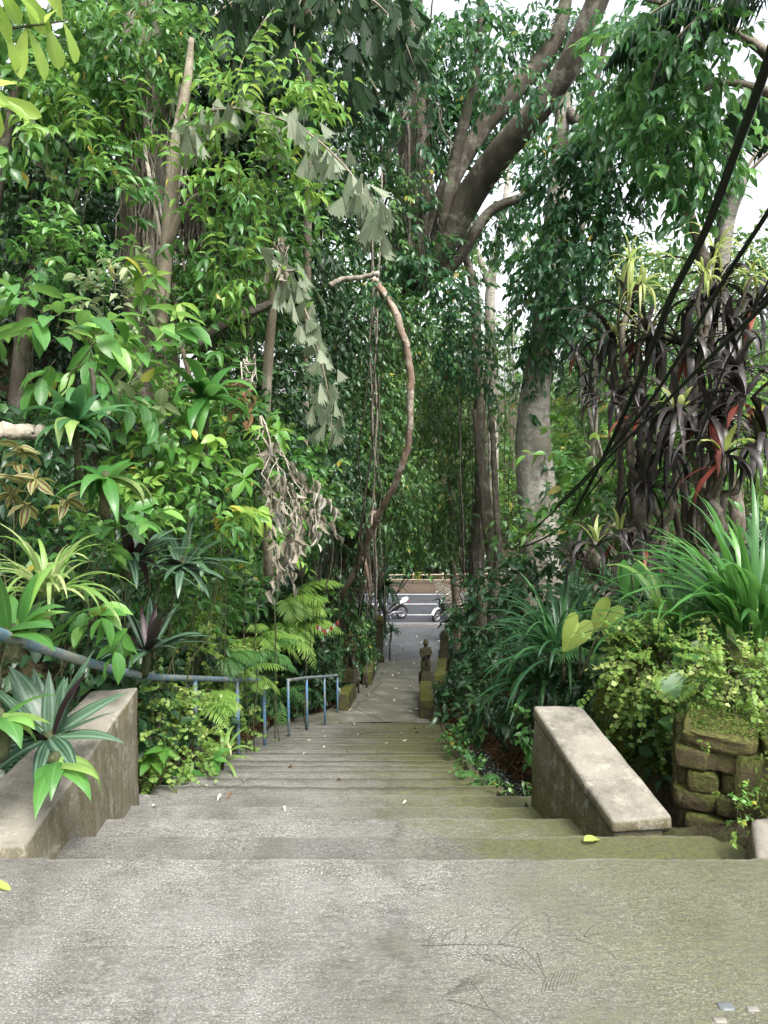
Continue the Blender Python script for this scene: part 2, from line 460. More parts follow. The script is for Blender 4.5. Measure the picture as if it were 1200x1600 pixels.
def concrete_steps():
    k = NT('worn_wet_concrete'); p = k.pos()
    sx = k.n('SeparateXYZ', {0: p}); X, Y, Z = sx.outputs
    big = k.noise(p, .9, 4, .6); med = k.noise(p, 5, 6, .65)
    streak = k.noise(k.scale(p, (5, 13, 5)), 3.6, 7, .8, .5)
    fine = k.noise(k.scale(p, (1, 1.35, 1)), 46, 5, .8)
    grit = k.n('TexVoronoi', {'Vector': k.scale(p, (1, 1.6, 1)), 'Scale': 120., 'Randomness': 1.}).outputs['Distance']
    col = k.ramp(k.math('MULTIPLY_ADD', streak, .5, k.math('MULTIPLY', med, .5)), [(.38, (.085, .082, .07)), (.5, (.145, .141, .127)), (.62, (.20, .195, .18))])
    # pale grit worn out of the cement skin
    g = k.math('MULTIPLY', k.gr(fine, .50, .64), k.gr(k.math('ADD', k.noise(p, 3.1, 4, .7), k.math('MULTIPLY', streak, .4)), .52, .85))
    col = k.mix(k.math('MULTIPLY', g, .72), col, (.36, .35, .32))
    col = k.mix(k.math('MULTIPLY', k.gr(grit, .16, .05), .55), col, (.36, .35, .32))
    pit = k.n('TexVoronoi', {'Vector': p, 'Scale': 75.}).outputs['Distance']
    col = k.mix(k.math('MULTIPLY', k.gr(pit, .17, .05), .7), col, (.03, .028, .024))
    fl = k.noise(k.scale(p, (1, 1.5, 1)), 125, 3, .75)
    col = k.mix(k.math('MULTIPLY', k.gr(fl, .56, .60), k.math('MULTIPLY_ADD', k.gr(k.noise(p, 2.6, 5, .7), .38, .6), .75, .2)), col, (.45, .44, .405))
    col = k.mix(k.math('MULTIPLY', k.gr(fl, .43, .38), .55), col, (.045, .043, .036))
    slab = k.math('MULTIPLY', k.math('MULTIPLY', k.gr(k.math('MULTIPLY_ADD', fine, .02, X), -.52, -.50), k.gr(Y, 2.645, 2.65)), k.gr(Y, 3.06, 3.05))
    col = k.mix(k.math('MULTIPLY', slab, .36), col, (.05, .05, .042))
    # dark damp stain running down the middle and random stains
    d0 = k.math('ABSOLUTE', k.math('ADD', X, k.math('MULTIPLY_ADD', med, .35, -.2)))
    col = k.mix(k.math('MULTIPLY', k.math('MULTIPLY', k.gr(d0, .09, .0), k.gr(k.noise(p, 8, 4), .45, .6)), .55), col, (.05, .05, .043))
    col = k.mix(k.math('MULTIPLY', k.gr(big, .46, .66), .55), col, (.06, .058, .046))
    # algae: heavy along the right-hand edge, thin film lower down the flight
    X2 = k.math('MULTIPLY_ADD', k.gr(Y, 3.0, 4.6), .45, X)
    edge = k.math('ADD', k.math('MULTIPLY', X2, .55), k.math('MULTIPLY_ADD', med, 1.0, k.math('MULTIPLY', big, .5)))
    al = k.math('MULTIPLY', k.gr(edge, .74, 1.22), k.math('MULTIPLY_ADD', k.gr(Y, 2.55, 2.8), .3, .7))
    bnd = k.gr(k.math('ADD', X, k.math('MULTIPLY_ADD', med, .5, k.math('MULTIPLY', big, .4))), -.38, -.10)
    lower = k.math('MULTIPLY', k.math('MULTIPLY', k.gr(Y, 4.6, 8), k.math('MULTIPLY_ADD', bnd, .6, .4)), k.gr(k.noise(k.scale(p, (1.0, 7, 1)), 2.2, 5, .7), .30, .56))
    col = k.mix(k.math('MULTIPLY', lower, .8), col, (.042, .043, .020))
    mossc = k.mix(k.gr(fine, .35, .65), (.030, .034, .007), (.115, .12, .030))
    col = k.mix(k.math('MULTIPLY', al, k.math('MULTIPLY_ADD', k.gr(fine, .3, .62), .35, .6)), col, mossc)
    # worn pale noses, inner corners darkened by dirt and painted shade (attribute rnd: 1 nose, 0 corner)
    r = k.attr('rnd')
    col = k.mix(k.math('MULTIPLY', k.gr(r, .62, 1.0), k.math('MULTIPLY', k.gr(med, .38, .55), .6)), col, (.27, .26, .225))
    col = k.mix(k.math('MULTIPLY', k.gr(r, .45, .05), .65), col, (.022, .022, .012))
    # old leaf print pressed in the landing: thin dark branching lines
    vx = k.math('MULTIPLY', k.gr(k.math('ABSOLUTE', k.math('SUBTRACT', X, .42)), .30, .2), k.gr(k.math('ABSOLUTE', k.math('SUBTRACT', Y, 2.42)), .26, .16))
    ln = k.n('TexVoronoi', {'Vector': k.n('Mapping', {'Vector': p, 'Scale': (9, 15, 9), 'Rotation': (0, 0, .7)}).outputs[0], 'Scale': 1.0}, feature='DISTANCE_TO_EDGE').outputs['Distance']
    lines = k.math('MULTIPLY', k.math('MULTIPLY', k.gr(ln, .045, .015), vx), k.gr(k.noise(p, 9, 2), .44, .52))
    h = k.math('ADD', k.math('MULTIPLY', fine, .5), k.math('MULTIPLY_ADD', streak, .8, k.math('MULTIPLY', med, .4)))
    return k.done(k.bsdf(col, k.math('MULTIPLY_ADD', med, .3, .55), k.bump(h, .75, .012), .4))

def concrete_wall(name, base, moss, streaks=True):
    k = NT(name); p = k.pos()
    med = k.noise(p, 6, 6, .65); fine = k.noise(p, 60, 4, .75); big = k.noise(p, 1.7, 3)
    vs = k.noise(k.scale(p, (7, 7, .9)), 3, 5, .7)
    col = k.ramp(med, [(.3, tuple(c * .62 for c in base)), (.5, base), (.7, tuple(c * 1.18 for c in base))])
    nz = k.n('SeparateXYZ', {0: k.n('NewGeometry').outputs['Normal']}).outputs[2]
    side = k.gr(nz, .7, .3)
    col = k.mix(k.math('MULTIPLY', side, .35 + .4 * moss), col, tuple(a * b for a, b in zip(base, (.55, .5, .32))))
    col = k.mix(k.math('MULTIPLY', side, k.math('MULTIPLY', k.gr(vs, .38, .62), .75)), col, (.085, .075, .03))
    col = k.mix(k.math('MULTIPLY', k.gr(fine, .56, .68), .5), col, tuple(min(.75, c * 1.6) for c in base))
    col = k.mix(k.math('MULTIPLY', k.gr(k.math('MULTIPLY_ADD', big, .6, k.math('MULTIPLY', vs, .5)), .75 - moss * .35, .95 - moss * .35), k.math('MULTIPLY_ADD', side, .75, .15)), col, k.mix(k.gr(fine, .4, .6), (.045, .05, .012), (.12, .115, .03)))
    col = k.mix(k.math('MULTIPLY', k.gr(k.noise(p, 3.4, 7, .8), .50, .64), .7), col, tuple(c * .35 for c in base))
    col = k.mix(k.math('MULTIPLY', k.gr(k.noise(p, 11, 6, .8), .55, .62), .45), col, tuple(min(.6, c * 1.7) for c in base))
    pit = k.n('TexVoronoi', {'Vector': p, 'Scale': 42.}).outputs['Distance']
    col = k.mix(k.math('MULTIPLY', k.gr(pit, .14, .05), .55), col, (.05, .048, .04))
    return k.done(k.bsdf(col, .85, k.bump(k.math('MULTIPLY_ADD', med, .7, fine), .55, .012), .3))

def path_mat():
    k = NT('damp_cracked_paving'); p = k.pos()
    Y = k.n('SeparateXYZ', {0: p}).outputs[1]
    med = k.noise(p, 2.2, 6, .65); fine = k.noise(p, 30, 4, .7)
    a = k.ramp(med, [(.3, (.075, .075, .052)), (.55, (.135, .13, .098)), (.7, (.24, .235, .2))])
    b = k.ramp(med, [(.3, (.055, .06, .066)), (.7, (.115, .12, .126))])
    col = k.mix(k.gr(k.math('MULTIPLY_ADD', med, 1.2, Y), 21.6, 22.3), a, b)
    col = k.mix(k.math('MULTIPLY', k.gr(fine, .55, .7), .35), col, (.3, .3, .27))
    ln = k.n('TexVoronoi', {'Vector': p, 'Scale': .55}, feature='DISTANCE_TO_EDGE').outputs['Distance']
    col = k.mix(k.math('MULTIPLY', k.gr(ln, .012, .004), .7), col, (.03, .03, .025))
    return k.done(k.bsdf(col, .7, k.bump(k.math('ADD', med, fine), .4, .02), .4))

def soil_mat():
    k = NT('dark_soil_and_litter'); p = k.pos()
    a = k.noise(p, 3, 6, .7); f = k.noise(p, 38, 4, .7)
    col = k.ramp(k.math('MULTIPLY_ADD', a, .5, k.math('MULTIPLY', f, .5)), [(.35, (.016, .013, .008)), (.52, (.045, .033, .02)), (.68, (.10, .075, .045))])
    col = k.mix(k.math('MULTIPLY', k.gr(k.noise(p, 1.1, 4), .45, .6), .7), col, (.03, .042, .012))
    return k.done(k.bsdf(col, .95, k.bump(f, .8, .03), .2))

M = {}
M['overhang'] = leaf_mat('yellow_green_leaf', (.20, .34, .05), (.32, .48, .08), (.45, .58, .14), trans=.5, vein=.25)
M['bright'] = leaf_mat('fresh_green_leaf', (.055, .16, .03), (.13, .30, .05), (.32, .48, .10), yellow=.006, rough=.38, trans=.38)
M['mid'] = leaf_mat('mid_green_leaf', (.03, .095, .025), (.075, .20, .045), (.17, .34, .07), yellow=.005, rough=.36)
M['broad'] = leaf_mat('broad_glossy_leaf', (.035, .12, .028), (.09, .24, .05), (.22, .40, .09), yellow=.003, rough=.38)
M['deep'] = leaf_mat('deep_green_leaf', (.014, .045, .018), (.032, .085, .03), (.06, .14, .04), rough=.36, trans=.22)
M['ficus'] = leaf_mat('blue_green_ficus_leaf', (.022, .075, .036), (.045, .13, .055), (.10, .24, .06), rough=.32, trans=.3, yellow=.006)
M['ficusl'] = leaf_mat('lit_ficus_leaf', (.035, .11, .045), (.07, .19, .065), (.16, .34, .08), rough=.32, trans=.4)  # brighter copy of the ficus leaf, lit look painted into the colour
M['curtain'] = leaf_mat('small_creeper_leaf', (.03, .085, .028), (.07, .165, .045), (.16, .29, .06), rough=.34, trans=.3, yellow=.012)
M['pale'] = leaf_mat('grey_green_fishtail_leaf', (.13, .19, .10), (.33, .38, .26), (.42, .46, .34), rough=.5, trans=.4, vein=0, ribs=.3)
M['fishdark'] = leaf_mat('dark_fishtail_leaf', (.008, .028, .01), (.024, .068, .02), (.05, .11, .04), rough=.6, trans=.25, vein=0, spec=.3, ribs=.5)
M['lace'] = leaf_mat('pale_netted_leaf', (.13, .19, .08), (.25, .32, .15), (.36, .42, .22), rough=.5, vein=.6)
M['dead'] = leaf_mat('dry_curled_leaf', (.15, .128, .09), (.31, .285, .225), (.44, .42, .36), rough=.8, trans=.2, vein=.2, spec=.2)
M['brown'] = leaf_mat('brown_dead_leaf', (.09, .05, .025), (.2, .11, .05), rough=.8, trans=.15, vein=.1, spec=.2)
M['purple'] = leaf_mat('dark_purple_strap_leaf', (.014, .011, .010), (.036, .030, .028), (.065, .056, .052), rough=.42, trans=.08, vein=.15, spec=.5)
M['redstrap'] = leaf_mat('rusty_red_strap_leaf', (.16, .035, .025), (.30, .09, .06), rough=.4, trans=.3, vein=.3)
M['limestrap'] = leaf_mat('yellow_green_strap_leaf', (.18, .26, .04), (.33, .40, .09), (.45, .5, .2), rough=.4, trans=.4, vein=.3)
M['strap'] = leaf_mat('green_strap_leaf', (.03, .11, .025), (.065, .20, .04), (.12, .29, .06), rough=.35, trans=.35, vein=.2)
M['strapdark'] = leaf_mat('dark_green_strap_leaf', (.022, .08, .03), (.045, .135, .045), (.075, .19, .06), rough=.45, trans=.3, vein=.2)
M['straplight'] = leaf_mat('pale_green_strap_leaf', (.12, .25, .05), (.24, .37, .10), (.42, .48, .22), rough=.4, trans=.4, vein=.2)
M['rhoeo'] = leaf_mat('striped_dark_leaf', (.022, .055, .032), (.045, .095, .05), rough=.36, trans=.1, vein=.5, stripe=(.10, .17, .11), under=(.03, .012, .018))
M['maroon'] = leaf_mat('maroon_leaf', (.018, .006, .010), (.045, .012, .018), rough=.4, trans=.1)
M['fern'] = leaf_mat('light_green_fern', (.13, .26, .045), (.22, .37, .07), (.32, .47, .12), rough=.45, trans=.42, vein=0)
M['fernmid'] = leaf_mat('mid_green_fern', (.045, .14, .03), (.09, .22, .05), rough=.45, trans=.35, vein=0)
M['maiden'] = leaf_mat('lime_maidenhair', (.09, .20, .035), (.2, .33, .06), (.42, .5, .16), rough=.5, trans=.4, vein=0)
M['maidend'] = leaf_mat('green_maidenhair', (.05, .13, .035), (.11, .22, .05), (.26, .34, .1), rough=.5, trans=.4, vein=0)
M['coleus'] = leaf_mat('mottled_coleus_leaf', (.10, .13, .04), (.24, .27, .09), rough=.5, trans=.3, stripe=(.09, .012, .015))
M['caladium'] = leaf_mat('mottled_yellow_heart_leaf', (.20, .30, .05), (.36, .44, .12), rough=.4, trans=.45, vein=.5)
M['far'] = leaf_mat('far_wood_leaf', (.03, .085, .025), (.075, .17, .04), (.17, .30, .07), rough=.5, trans=.4, vein=0)  # coloured a lighter green, as if lit from the sky
M['palm'] = leaf_mat('coconut_palm_leaf', (.022, .06, .03), (.05, .11, .05), rough=.35, trans=.25, vein=0)
M['stem'] = bark_mat('green_brown_stem', (.04, .05, .02), (.09, .10, .045), (.16, .15, .09), .2, 20)
M['twig'] = bark_mat('brown_twig', (.045, .035, .022), (.11, .09, .06), (.2, .18, .14), .4, 16)
M['root'] = bark_mat('grey_aerial_root', (.10, .085, .065), (.22, .195, .155), (.34, .31, .26), .5, 18, .1)
M['rootdark'] = bark_mat('dark_hanging_root', (.035, .03, .022), (.09, .08, .06), (.16, .145, .11), .3, 18, .2)
M['banyan'] = bark_mat('lichened_fig_bark', (.032, .028, .02), (.09, .078, .058), (.21, .195, .16), .55, 3.2, .25)
M['pale_bark'] = bark_mat('pale_blotched_bark', (.17, .155, .12), (.32, .295, .24), (.52, .49, .43), .8, 3.4, .35, .6)
M['slim_bark'] = bark_mat('grey_brown_bark', (.07, .058, .042), (.17, .145, .11), (.30, .27, .22), .5, 5, .25)
M['redvine'] = bark_mat('flaky_red_brown_vine', (.15, .10, .07), (.29, .215, .16), (.50, .45, .38), .6, 9, .0, .7)
M['palewood'] = bark_mat('bleached_dead_wood', (.19, .165, .125), (.36, .325, .265), (.5, .47, .41), .5, 10, .0)
M['fishbark'] = bark_mat('smooth_tan_palm_stem', (.15, .125, .085), (.27, .235, .17), (.36, .33, .26), .4, 4, .2, .5)
M['palmbark'] = bark_mat('ringed_grey_palm_bark', (.13, .12, .10), (.26, .245, .215), (.38, .36, .32), .5, 5, .1, 3)
M['concrete'] = concrete_steps()
M['print'] = simple('dark_cement_groove', (.055, .05, .04), .9, 0, .5, 30)
M['leftwall'] = concrete_wall('stained_concrete', (.215, .20, .165), .42)
M['rightwall'] = concrete_wall('mossy_concrete', (.20, .195, .165), .85)
M['path'] = path_mat()
M['soil'] = soil_mat()
M['mosswall'] = moss_stone('green_moss_wall', (.09, .085, .06), 1.15, 0., (.095, .125, .018))
M['mosstop'] = moss_stone('yellow_moss_block', (.10, .095, .075), .8, 3., (.13, .14, .026))
M['statue'] = moss_stone('mossy_carved_stone', (.085, .08, .06), .75, 7., (.06, .065, .016))
M['stone'] = moss_stone('brown_mossy_stone', (.085, .07, .04), .95, 5., (.075, .09, .018))
M['stonecap'] = moss_stone('brown_wall_cap', (.12, .10, .06), .75, 9., (.095, .10, .024))
M['moss'] = leaf_mat('moss_tuft', (.03, .06, .01), (.075, .12, .02), (.15, .21, .04), rough=.8, trans=.2, vein=0, spec=.2)

def rail_paint(name, blue, rust):
    k = NT(name); p = k.pos()
    a = k.noise(p, 7, 5, .7); f = k.noise(p, 60, 3)
    col = k.mix(k.gr(a, .46, .56), blue, rust)
    col = k.mix(k.math('MULTIPLY', k.gr(f, .5, .62), .5), col, (.30, .31, .27))
    return k.done(k.bsdf(col, .6, k.bump(f, .3, .003), .4, .15))
M['bluepost'] = rail_paint('flaking_blue_paint', (.05, .17, .33), (.16, .20, .20))
M['railtop'] = rail_paint('worn_grey_green_paint', (.10, .19, .25), (.23, .24, .2))

def asphalt():
    k = NT('grey_asphalt'); p = k.pos()
    a = k.noise(p, 1.5, 4); f = k.noise(p, 60, 3)
    col = k.ramp(k.math('MULTIPLY_ADD', a, .6, k.math('MULTIPLY', f, .4)), [(.3, (.034, .036, .043)), (.7, (.066, .069, .08))])
    return k.done(k.bsdf(col, .8, k.bump(f, .3, .01), .3))
M['asphalt'] = asphalt()
M['paint'] = simple('white_road_paint', (.72, .72, .70), .7, 0, .4, 9)
M['kerb'] = simple('pale_kerb_concrete', (.19, .185, .18), .85, 0, .5, 6)
M['verge'] = simple('brown_earth_verge', (.075, .052, .035), .95, 0, .6, 8)
M['bamboo'] = simple('weathered_bamboo', (.30, .26, .18), .7, 0, .5, 9)
M['cable'] = simple('black_rubber_cable', (.008, .008, .009), .45, 0, .2, 30)
M['black'] = simple('black_plastic', (.012, .012, .014), .35)
M['tyre'] = simple('tyre_rubber', (.018, .018, .02), .8)
M['white'] = simple('white_bike_panel', (.78, .78, .78), .25, 0, .05)
M['metal'] = simple('dull_bike_metal', (.35, .35, .37), .35, .8)
M['lamp'] = simple('clear_lamp_lens', (.6, .62, .65), .1)
M['redlamp'] = simple('red_lamp_lens', (.4, .02, .02), .2)
M['redcloth'] = simple('red_flag_cloth', (.26, .03, .035), .8)
M['whitecloth'] = simple('white_flag_cloth', (.42, .41, .40), .8)
M['bluecloth'] = simple('blue_flag_cloth', (.05, .08, .30), .8)
M['yellowleaf'] = leaf_mat('fallen_yellow_leaf', (.27, .34, .07), (.36, .42, .12), rough=.45, trans=.3, vein=.4)
M['paleleaf'] = leaf_mat('fallen_pale_leaf', (.45, .42, .30), (.62, .6, .5), rough=.7, trans=.1, vein=.2)
M['pebble'] = simple('bluish_pebble', (.12, .13, .135), .5, 0, .4, 40)
M['pebblepale'] = simple('pale_pebble', (.2, .19, .165), .6, 0, .4, 40)
def water():
    k = NT('stream_water'); p = k.pos()
    f = k.noise(p, 9, 4, .6, 1.)
    foam = k.gr(k.noise(k.scale(p, (6, 2, 1)), 5, 5, .7), .56, .62)
    col = k.mix(foam, (.02, .022, .016), (.75, .77, .8))
    return k.done(k.bsdf(col, k.math('MULTIPLY_ADD', foam, .4, .06), k.bump(f, .8, .05), .6))
M['water'] = water()
# ------------------------------------------------------------------ setting
ZY = [-30, 2.64, 13, 31, 33, 38.6, 40, 44, 60, 110]
ZZ = [0, 0, -3.755, -6.91, -7.14, -7.52, -7.52, -6.9, -3.0, 4.0]
def zp(y): return np.interp(y, ZY, ZZ)
def XL(y): return np.interp(y, [2.64, 4.0, 4.3, 8, 13, 13.8, 15, 18, 20, 24, 31], [-1.33, -1.36, -1.34, -1.42, -1.78, -1.0, -.66, -.22, -.12, .05, .2])
def XR(y): return np.interp(y, [2.55, 2.64, 3.05, 3.15, 3.95, 4.75, 8, 13, 15.2, 15.8, 20, 31], [2.6, 1.75, 1.3, 1.0, .80, .60, .66, .95, 1.05, 1.6, 1.7, 2.6])
def sst(a, b, x):
    t = np.clip((x - a) / (b - a), 0, 1); return t * t * (3 - 2 * t)
def zt(x, y):
    x = np.asarray(x, float); y = np.asarray(y, float)
    base = zp(y)
    t = np.maximum(0, XL(y) - .2 - x)
    fade = (1 - sst(25, 30, y)) * sst(-1, 2.5, y)
    left = np.minimum(1.45 * t, 3.2) + .35 * np.maximum(t - 2.3, 0) + .95 * np.maximum(t - 3.2, 0) * sst(6, 9, y)
    left = left * fade + .06 * sst(0, .1, t)
    near = 1 - sst(3.7, 4.4, y)                       # planter behind the left parapet
    left = np.where(t > 0, left, 0) * (1 - near) + near * np.where(t > 0, .03 + .9 * np.maximum(0, t - .75), 0)
    u = np.maximum(0, x - XR(y) - .02)
    gul = sst(3.2, 3.7, y) * (1 - sst(10.5, 13.5, y))
    g = -.42 * sst(.0, .12, u) * (1 - sst(.55, 1.05, u)) * gul
    rise = (np.minimum(.8 * np.maximum(0, u - .85 * gul), 2.0) + .3 * np.maximum(0, u - 3.4)) * fade * sst(3.6, 4.4, y)
    core = np.where((x > XL(y) - .2) & (x < XR(y) + .02), -.34, 0)
    z = base + left + g + rise + core
    far = sst(41, 60, y)
    return z + far * (np.abs(x) * .05)

def grid(xs, ys, f):
    X, Y = np.meshgrid(xs, ys); Z = f(X, Y)
    V = np.stack([X, Y, Z], -1).reshape(-1, 3); n = len(xs)
    i, j = np.meshgrid(np.arange(len(ys) - 1), np.arange(n - 1), indexing='ij')
    a = (i * n + j).ravel()
    return V, np.stack([a, a + 1, a + n + 1, a + n], -1)

xs = np.concatenate([np.linspace(-90, -9, 14), np.linspace(-8.5, -2, 34), np.linspace(-1.95, 3, 100), np.linspace(3.1, 9, 30), np.linspace(10, 90, 14)])
ys = np.concatenate([np.linspace(-30, 2, 8), np.linspace(2.4, 14, 117), np.linspace(14.2, 42, 140), np.linspace(43, 110, 20)])
g = Geo(); V, Q = grid(xs, ys, zt)
V[:, 2] += np.where((V[:, 1] > 3) & (V[:, 1] < 31), rng.normal(size=len(V)) * .025, 0)
g.add(V, None, Q); struct('ground', g, M['soil'])

# landing and the flight of 25 worn steps
from mathutils import noise as mnoise
def sn(x, s, k): return mnoise.noise(Vector((x * k, s * 7.31, s * 1.7)))
g = Geo()
def strip(rows, nx=60):
    """rows: list of (y, z, xl, xr, nose, seed, amp)"""
    V = []; Rn = []
    for (y, z, xl, xr, nose, sd, amp) in rows:
        for i in range(nx):
            x = xl + (xr - xl) * i / (nx - 1)
            V.append((x, y + amp * (.010 * sn(x, sd, .9) + .005 * sn(x, sd + 3, 6) + .006 * sn(x, sd + 5, 17) + .004 * sn(x, sd + 6, 43)), z + .5 * amp * (.014 * sn(x, sd + 9, .9) + .007 * sn(x, sd + 13, 7) + .006 * sn(x, sd + 2, 23)))); Rn.append(nose)
    m = len(rows)
    Q = [(r * nx + i, r * nx + i + 1, (r + 1) * nx + i + 1, (r + 1) * nx + i) for r in range(m - 1) for i in range(nx - 1)]
    g.add(V, None, Q, Rn)
rows = [(-6, 0, -2.6, 3.2, .5, 50, 0), (0, 0, -2.6, 3.2, .5, 50, 0), (1.6, 0, -2.4, 3.0, .5, 50, .2), (2.2, 0, -2.3, 2.6, .55, 50, .4), (2.45, 0, -2.3, 2.2, .55, 50, .6), (2.60, -.002, -2.3, 1.95, .6, 50, .8),
        (2.625, -.005, -2.3, 1.9, .9, 50, 1), (2.64, -.022, -2.3, 1.9, .95, 50, 1), (2.645, -.16, -2.3, 1.9, .3, 50, .8)]
strip(rows, 170)
NST = 25; TR = .4144; RI = 3.755 / NST
for i in range(NST):
    y0 = 2.64 + TR * i; z = -RI * (i + 1) + .002; sd = i * 1.37 + 2
    def e(y): return float(XL(y)) - .12, float(XR(y)) + (.10 if y > 4.05 else (.25 if y > 2.95 else .0))
    a = e(y0 + TR * .5)
    jit = random.uniform(-.018, .018); w = random.uniform(.75, 1.0)
    rows = [(y0 - .02, z + .004, *a, .05, sd - 1.37, 1), (y0 + .035, z, *a, .3, sd, .5), (y0 + .2, z - .003, *a, .45, sd, 1), (y0 + TR - .10 + jit, z - .004, *a, random.uniform(.4, .5), sd, 1.1), (y0 + TR - .042 + jit, z - .005, *a, (random.uniform(.4, .5) if i < 4 else random.uniform(.0, .22)), sd, 1.2), (y0 + TR - .034 + jit, z - .005, *a, random.uniform(.55, .8), sd, 1.2),  # lower noses get a painted dark line for the step's shade
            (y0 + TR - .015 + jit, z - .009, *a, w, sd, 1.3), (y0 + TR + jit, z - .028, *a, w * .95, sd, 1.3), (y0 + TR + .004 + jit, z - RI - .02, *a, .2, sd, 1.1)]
    # the landing's pieces of the ends
    strip(rows, 130)
    xl, xr = a
    for X_ in (xl, xr):
        g.add([(X_, y0 - .02, z), (X_, y0 + TR, z - .01), (X_, y0 + TR, z - .4), (X_, y0 - .02, z - .4)], None, [(0, 1, 2, 3)], .3)
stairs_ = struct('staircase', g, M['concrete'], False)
# leaf skeletons pressed into the landing cement
def lp(px, py):
    v = P(px, py, 2.3) - EYE; return EYE + v * (1.6 / -v[2]) + np.array([0, 0, .0006])
g = Geo()
def scratch(pts, r=.001):
    c = spline([lp(*q) for q in pts], 5); c[:, 2] += .0004 * rng.normal(size=len(c)); tube(g, c, taper(r, r * .6, len(c)), 5, .1)
for pts in ([(668, 1490), (672, 1465), (690, 1445), (722, 1430)], [(726, 1448), (728, 1462), (724, 1478)], [(778, 1475), (800, 1452), (822, 1436), (850, 1426), (858, 1440), (858, 1452)], [(660, 1478), (720, 1476), (778, 1476), (840, 1464), (900, 1462)], [(778, 1476), (815, 1482), (835, 1500), (850, 1524), (853, 1540)],
            [(912, 1464), (925, 1448), (955, 1438), (985, 1432)], [(912, 1464), (940, 1458), (965, 1446)], [(860, 1470), (885, 1485), (910, 1500)], [(900, 1468), (940, 1480), (965, 1500)], [(975, 1465), (1010, 1480), (1070, 1500), (1085, 1515)],
            [(735, 1535), (748, 1548), (760, 1570), (790, 1600)], [(700, 1562), (740, 1572), (775, 1580)], [(840, 1490), (845, 1505), (850, 1520)], [(805, 1462), (812, 1452), (826, 1446)], [(690, 1470), (705, 1455), (716, 1450)]): scratch(pts)
for i in range(11): scratch([(690 + 4 * i + rng.normal() * 3, 1560 - 3 * i), (715 + 4 * i, 1552 - 3.2 * i), (742 + 3 * i, 1546 - 2.5 * i)], .0006)
for i in range(11): scratch([(845 + 6 * i, 1552 - 2 * i), (850 + 6 * i, 1535 - 2 * i), (858 + 5 * i, 1522 - 1.5 * i)], .0009)
for i in range(7): scratch([(730 + 14 * i, 1486 + 2 * i), (745 + 14 * i, 1496 + 3 * i), (768 + 13 * i, 1503 + 4 * i)], .0008)
g.build('leaf_print', M['print'], stairs_)

# sloping paved path below the steps
g = Geo()
py_ = np.concatenate([np.linspace(12.985, 21.5, 60), np.linspace(21.6, 31, 40)])
V = []; nx = 24
for y in py_:
    l, r = float(XL(y)) - .12, float(XR(y)) + .1
    for i in range(nx):
        x = l + (r - l) * i / (nx - 1)
        st = -.05 * float(sst(20.2, 20.25, np.array(y))) - .03 * float(sst(17.3, 17.35, np.array(y)))
        V.append((x, y, float(zp(y)) + .03 * float(sst(13.1, 13.6, np.array(y))) - .012 + st + .02 * mnoise.noise(Vector((x * 1.2, y * 1.2, 4))) + .008 * mnoise.noise(Vector((x * 6, y * 6, 2)))))
Q = [(r * nx + i, r * nx + i + 1, (r + 1) * nx + i + 1, (r + 1) * nx + i) for r in range(len(py_) - 1) for i in range(nx - 1)]
g.add(V, None, Q); struct('path', g, M['path'])

# road across the bottom, with kerb, painted lines and earth verge
def quadstrip(name, y0, y1, z0, z1, mat, x0=-60, x1=60, th=None):
    g = Geo(); X_ = np.linspace(x0, x1, 40); Vv = []
    for x in X_: Vv += [(x, y0, z0), (x, y1, z1)]
    g.add(Vv, None, [(2 * i, 2 * i + 2, 2 * i + 3, 2 * i + 1) for i in range(39)])
    return struct(name, g, mat)
def zr(y): return float(np.interp(y, [31.0, 38.8], [-6.93, -7.434]))
quadstrip('road', 31.0, 38.8, zr(31), zr(38.8), M['asphalt'])
for nm, y in (('road_marking', 32.9), ('road_marking', 35.55), ('road_marking', 38.3)):
    quadstrip(nm, y - .06, y + .06, zr(y - .06) + .006, zr(y + .06) + .006, M['paint'])
g = Geo()
V = [(x, y, z) for x in (-2.5, 4.2) for (y, z) in ((30.0, -6.85), (30.03, -6.69), (30.95, -6.85), (31.04, -6.89), (31.05, -7.1))]
g.add(V, None, [(i, i + 5, i + 6, i + 1) for i in range(4)]); struct('kerb', g, M['kerb'], False)
g = Geo()
X_ = np.linspace(-40, 40, 160); V = []; pr = ((38.75, -7.6), (38.8, -7.27), (39.0, -7.2), (39.6, -7.19), (40.6, -7.2), (41.5, -7.3))
for x in X_:
    for (y, z) in pr: V.append((x, y + .05 * mnoise.noise(Vector((x, y, 0))), z + .05 * mnoise.noise(Vector((x * 1.7, y * 2, 5)))))
g.add(V, None, [(6 * i + j, 6 * i + 6 + j, 6 * i + 7 + j, 6 * i + 1 + j) for i in range(159) for j in range(5)]); struct('verge', g, M['verge'])

# stream in the gully
g = Geo(); V = []
for y in np.linspace(3.3, 12, 50):
    xr = float(XR(y)); z = float(zp(y)) - .33 + .02 * mnoise.noise(Vector((y * 3, 0, 0)))
    for u in (.03, .25, .5, .8): V.append((xr + u, y, z + .015 * mnoise.noise(Vector((u * 9, y * 5, 1)))))
g.add(V, None, [(4 * i + j, 4 * i + 4 + j, 4 * i + 5 + j, 4 * i + 1 + j) for i in range(49) for j in range(3)]); struct('stream_water', g, M['water'])

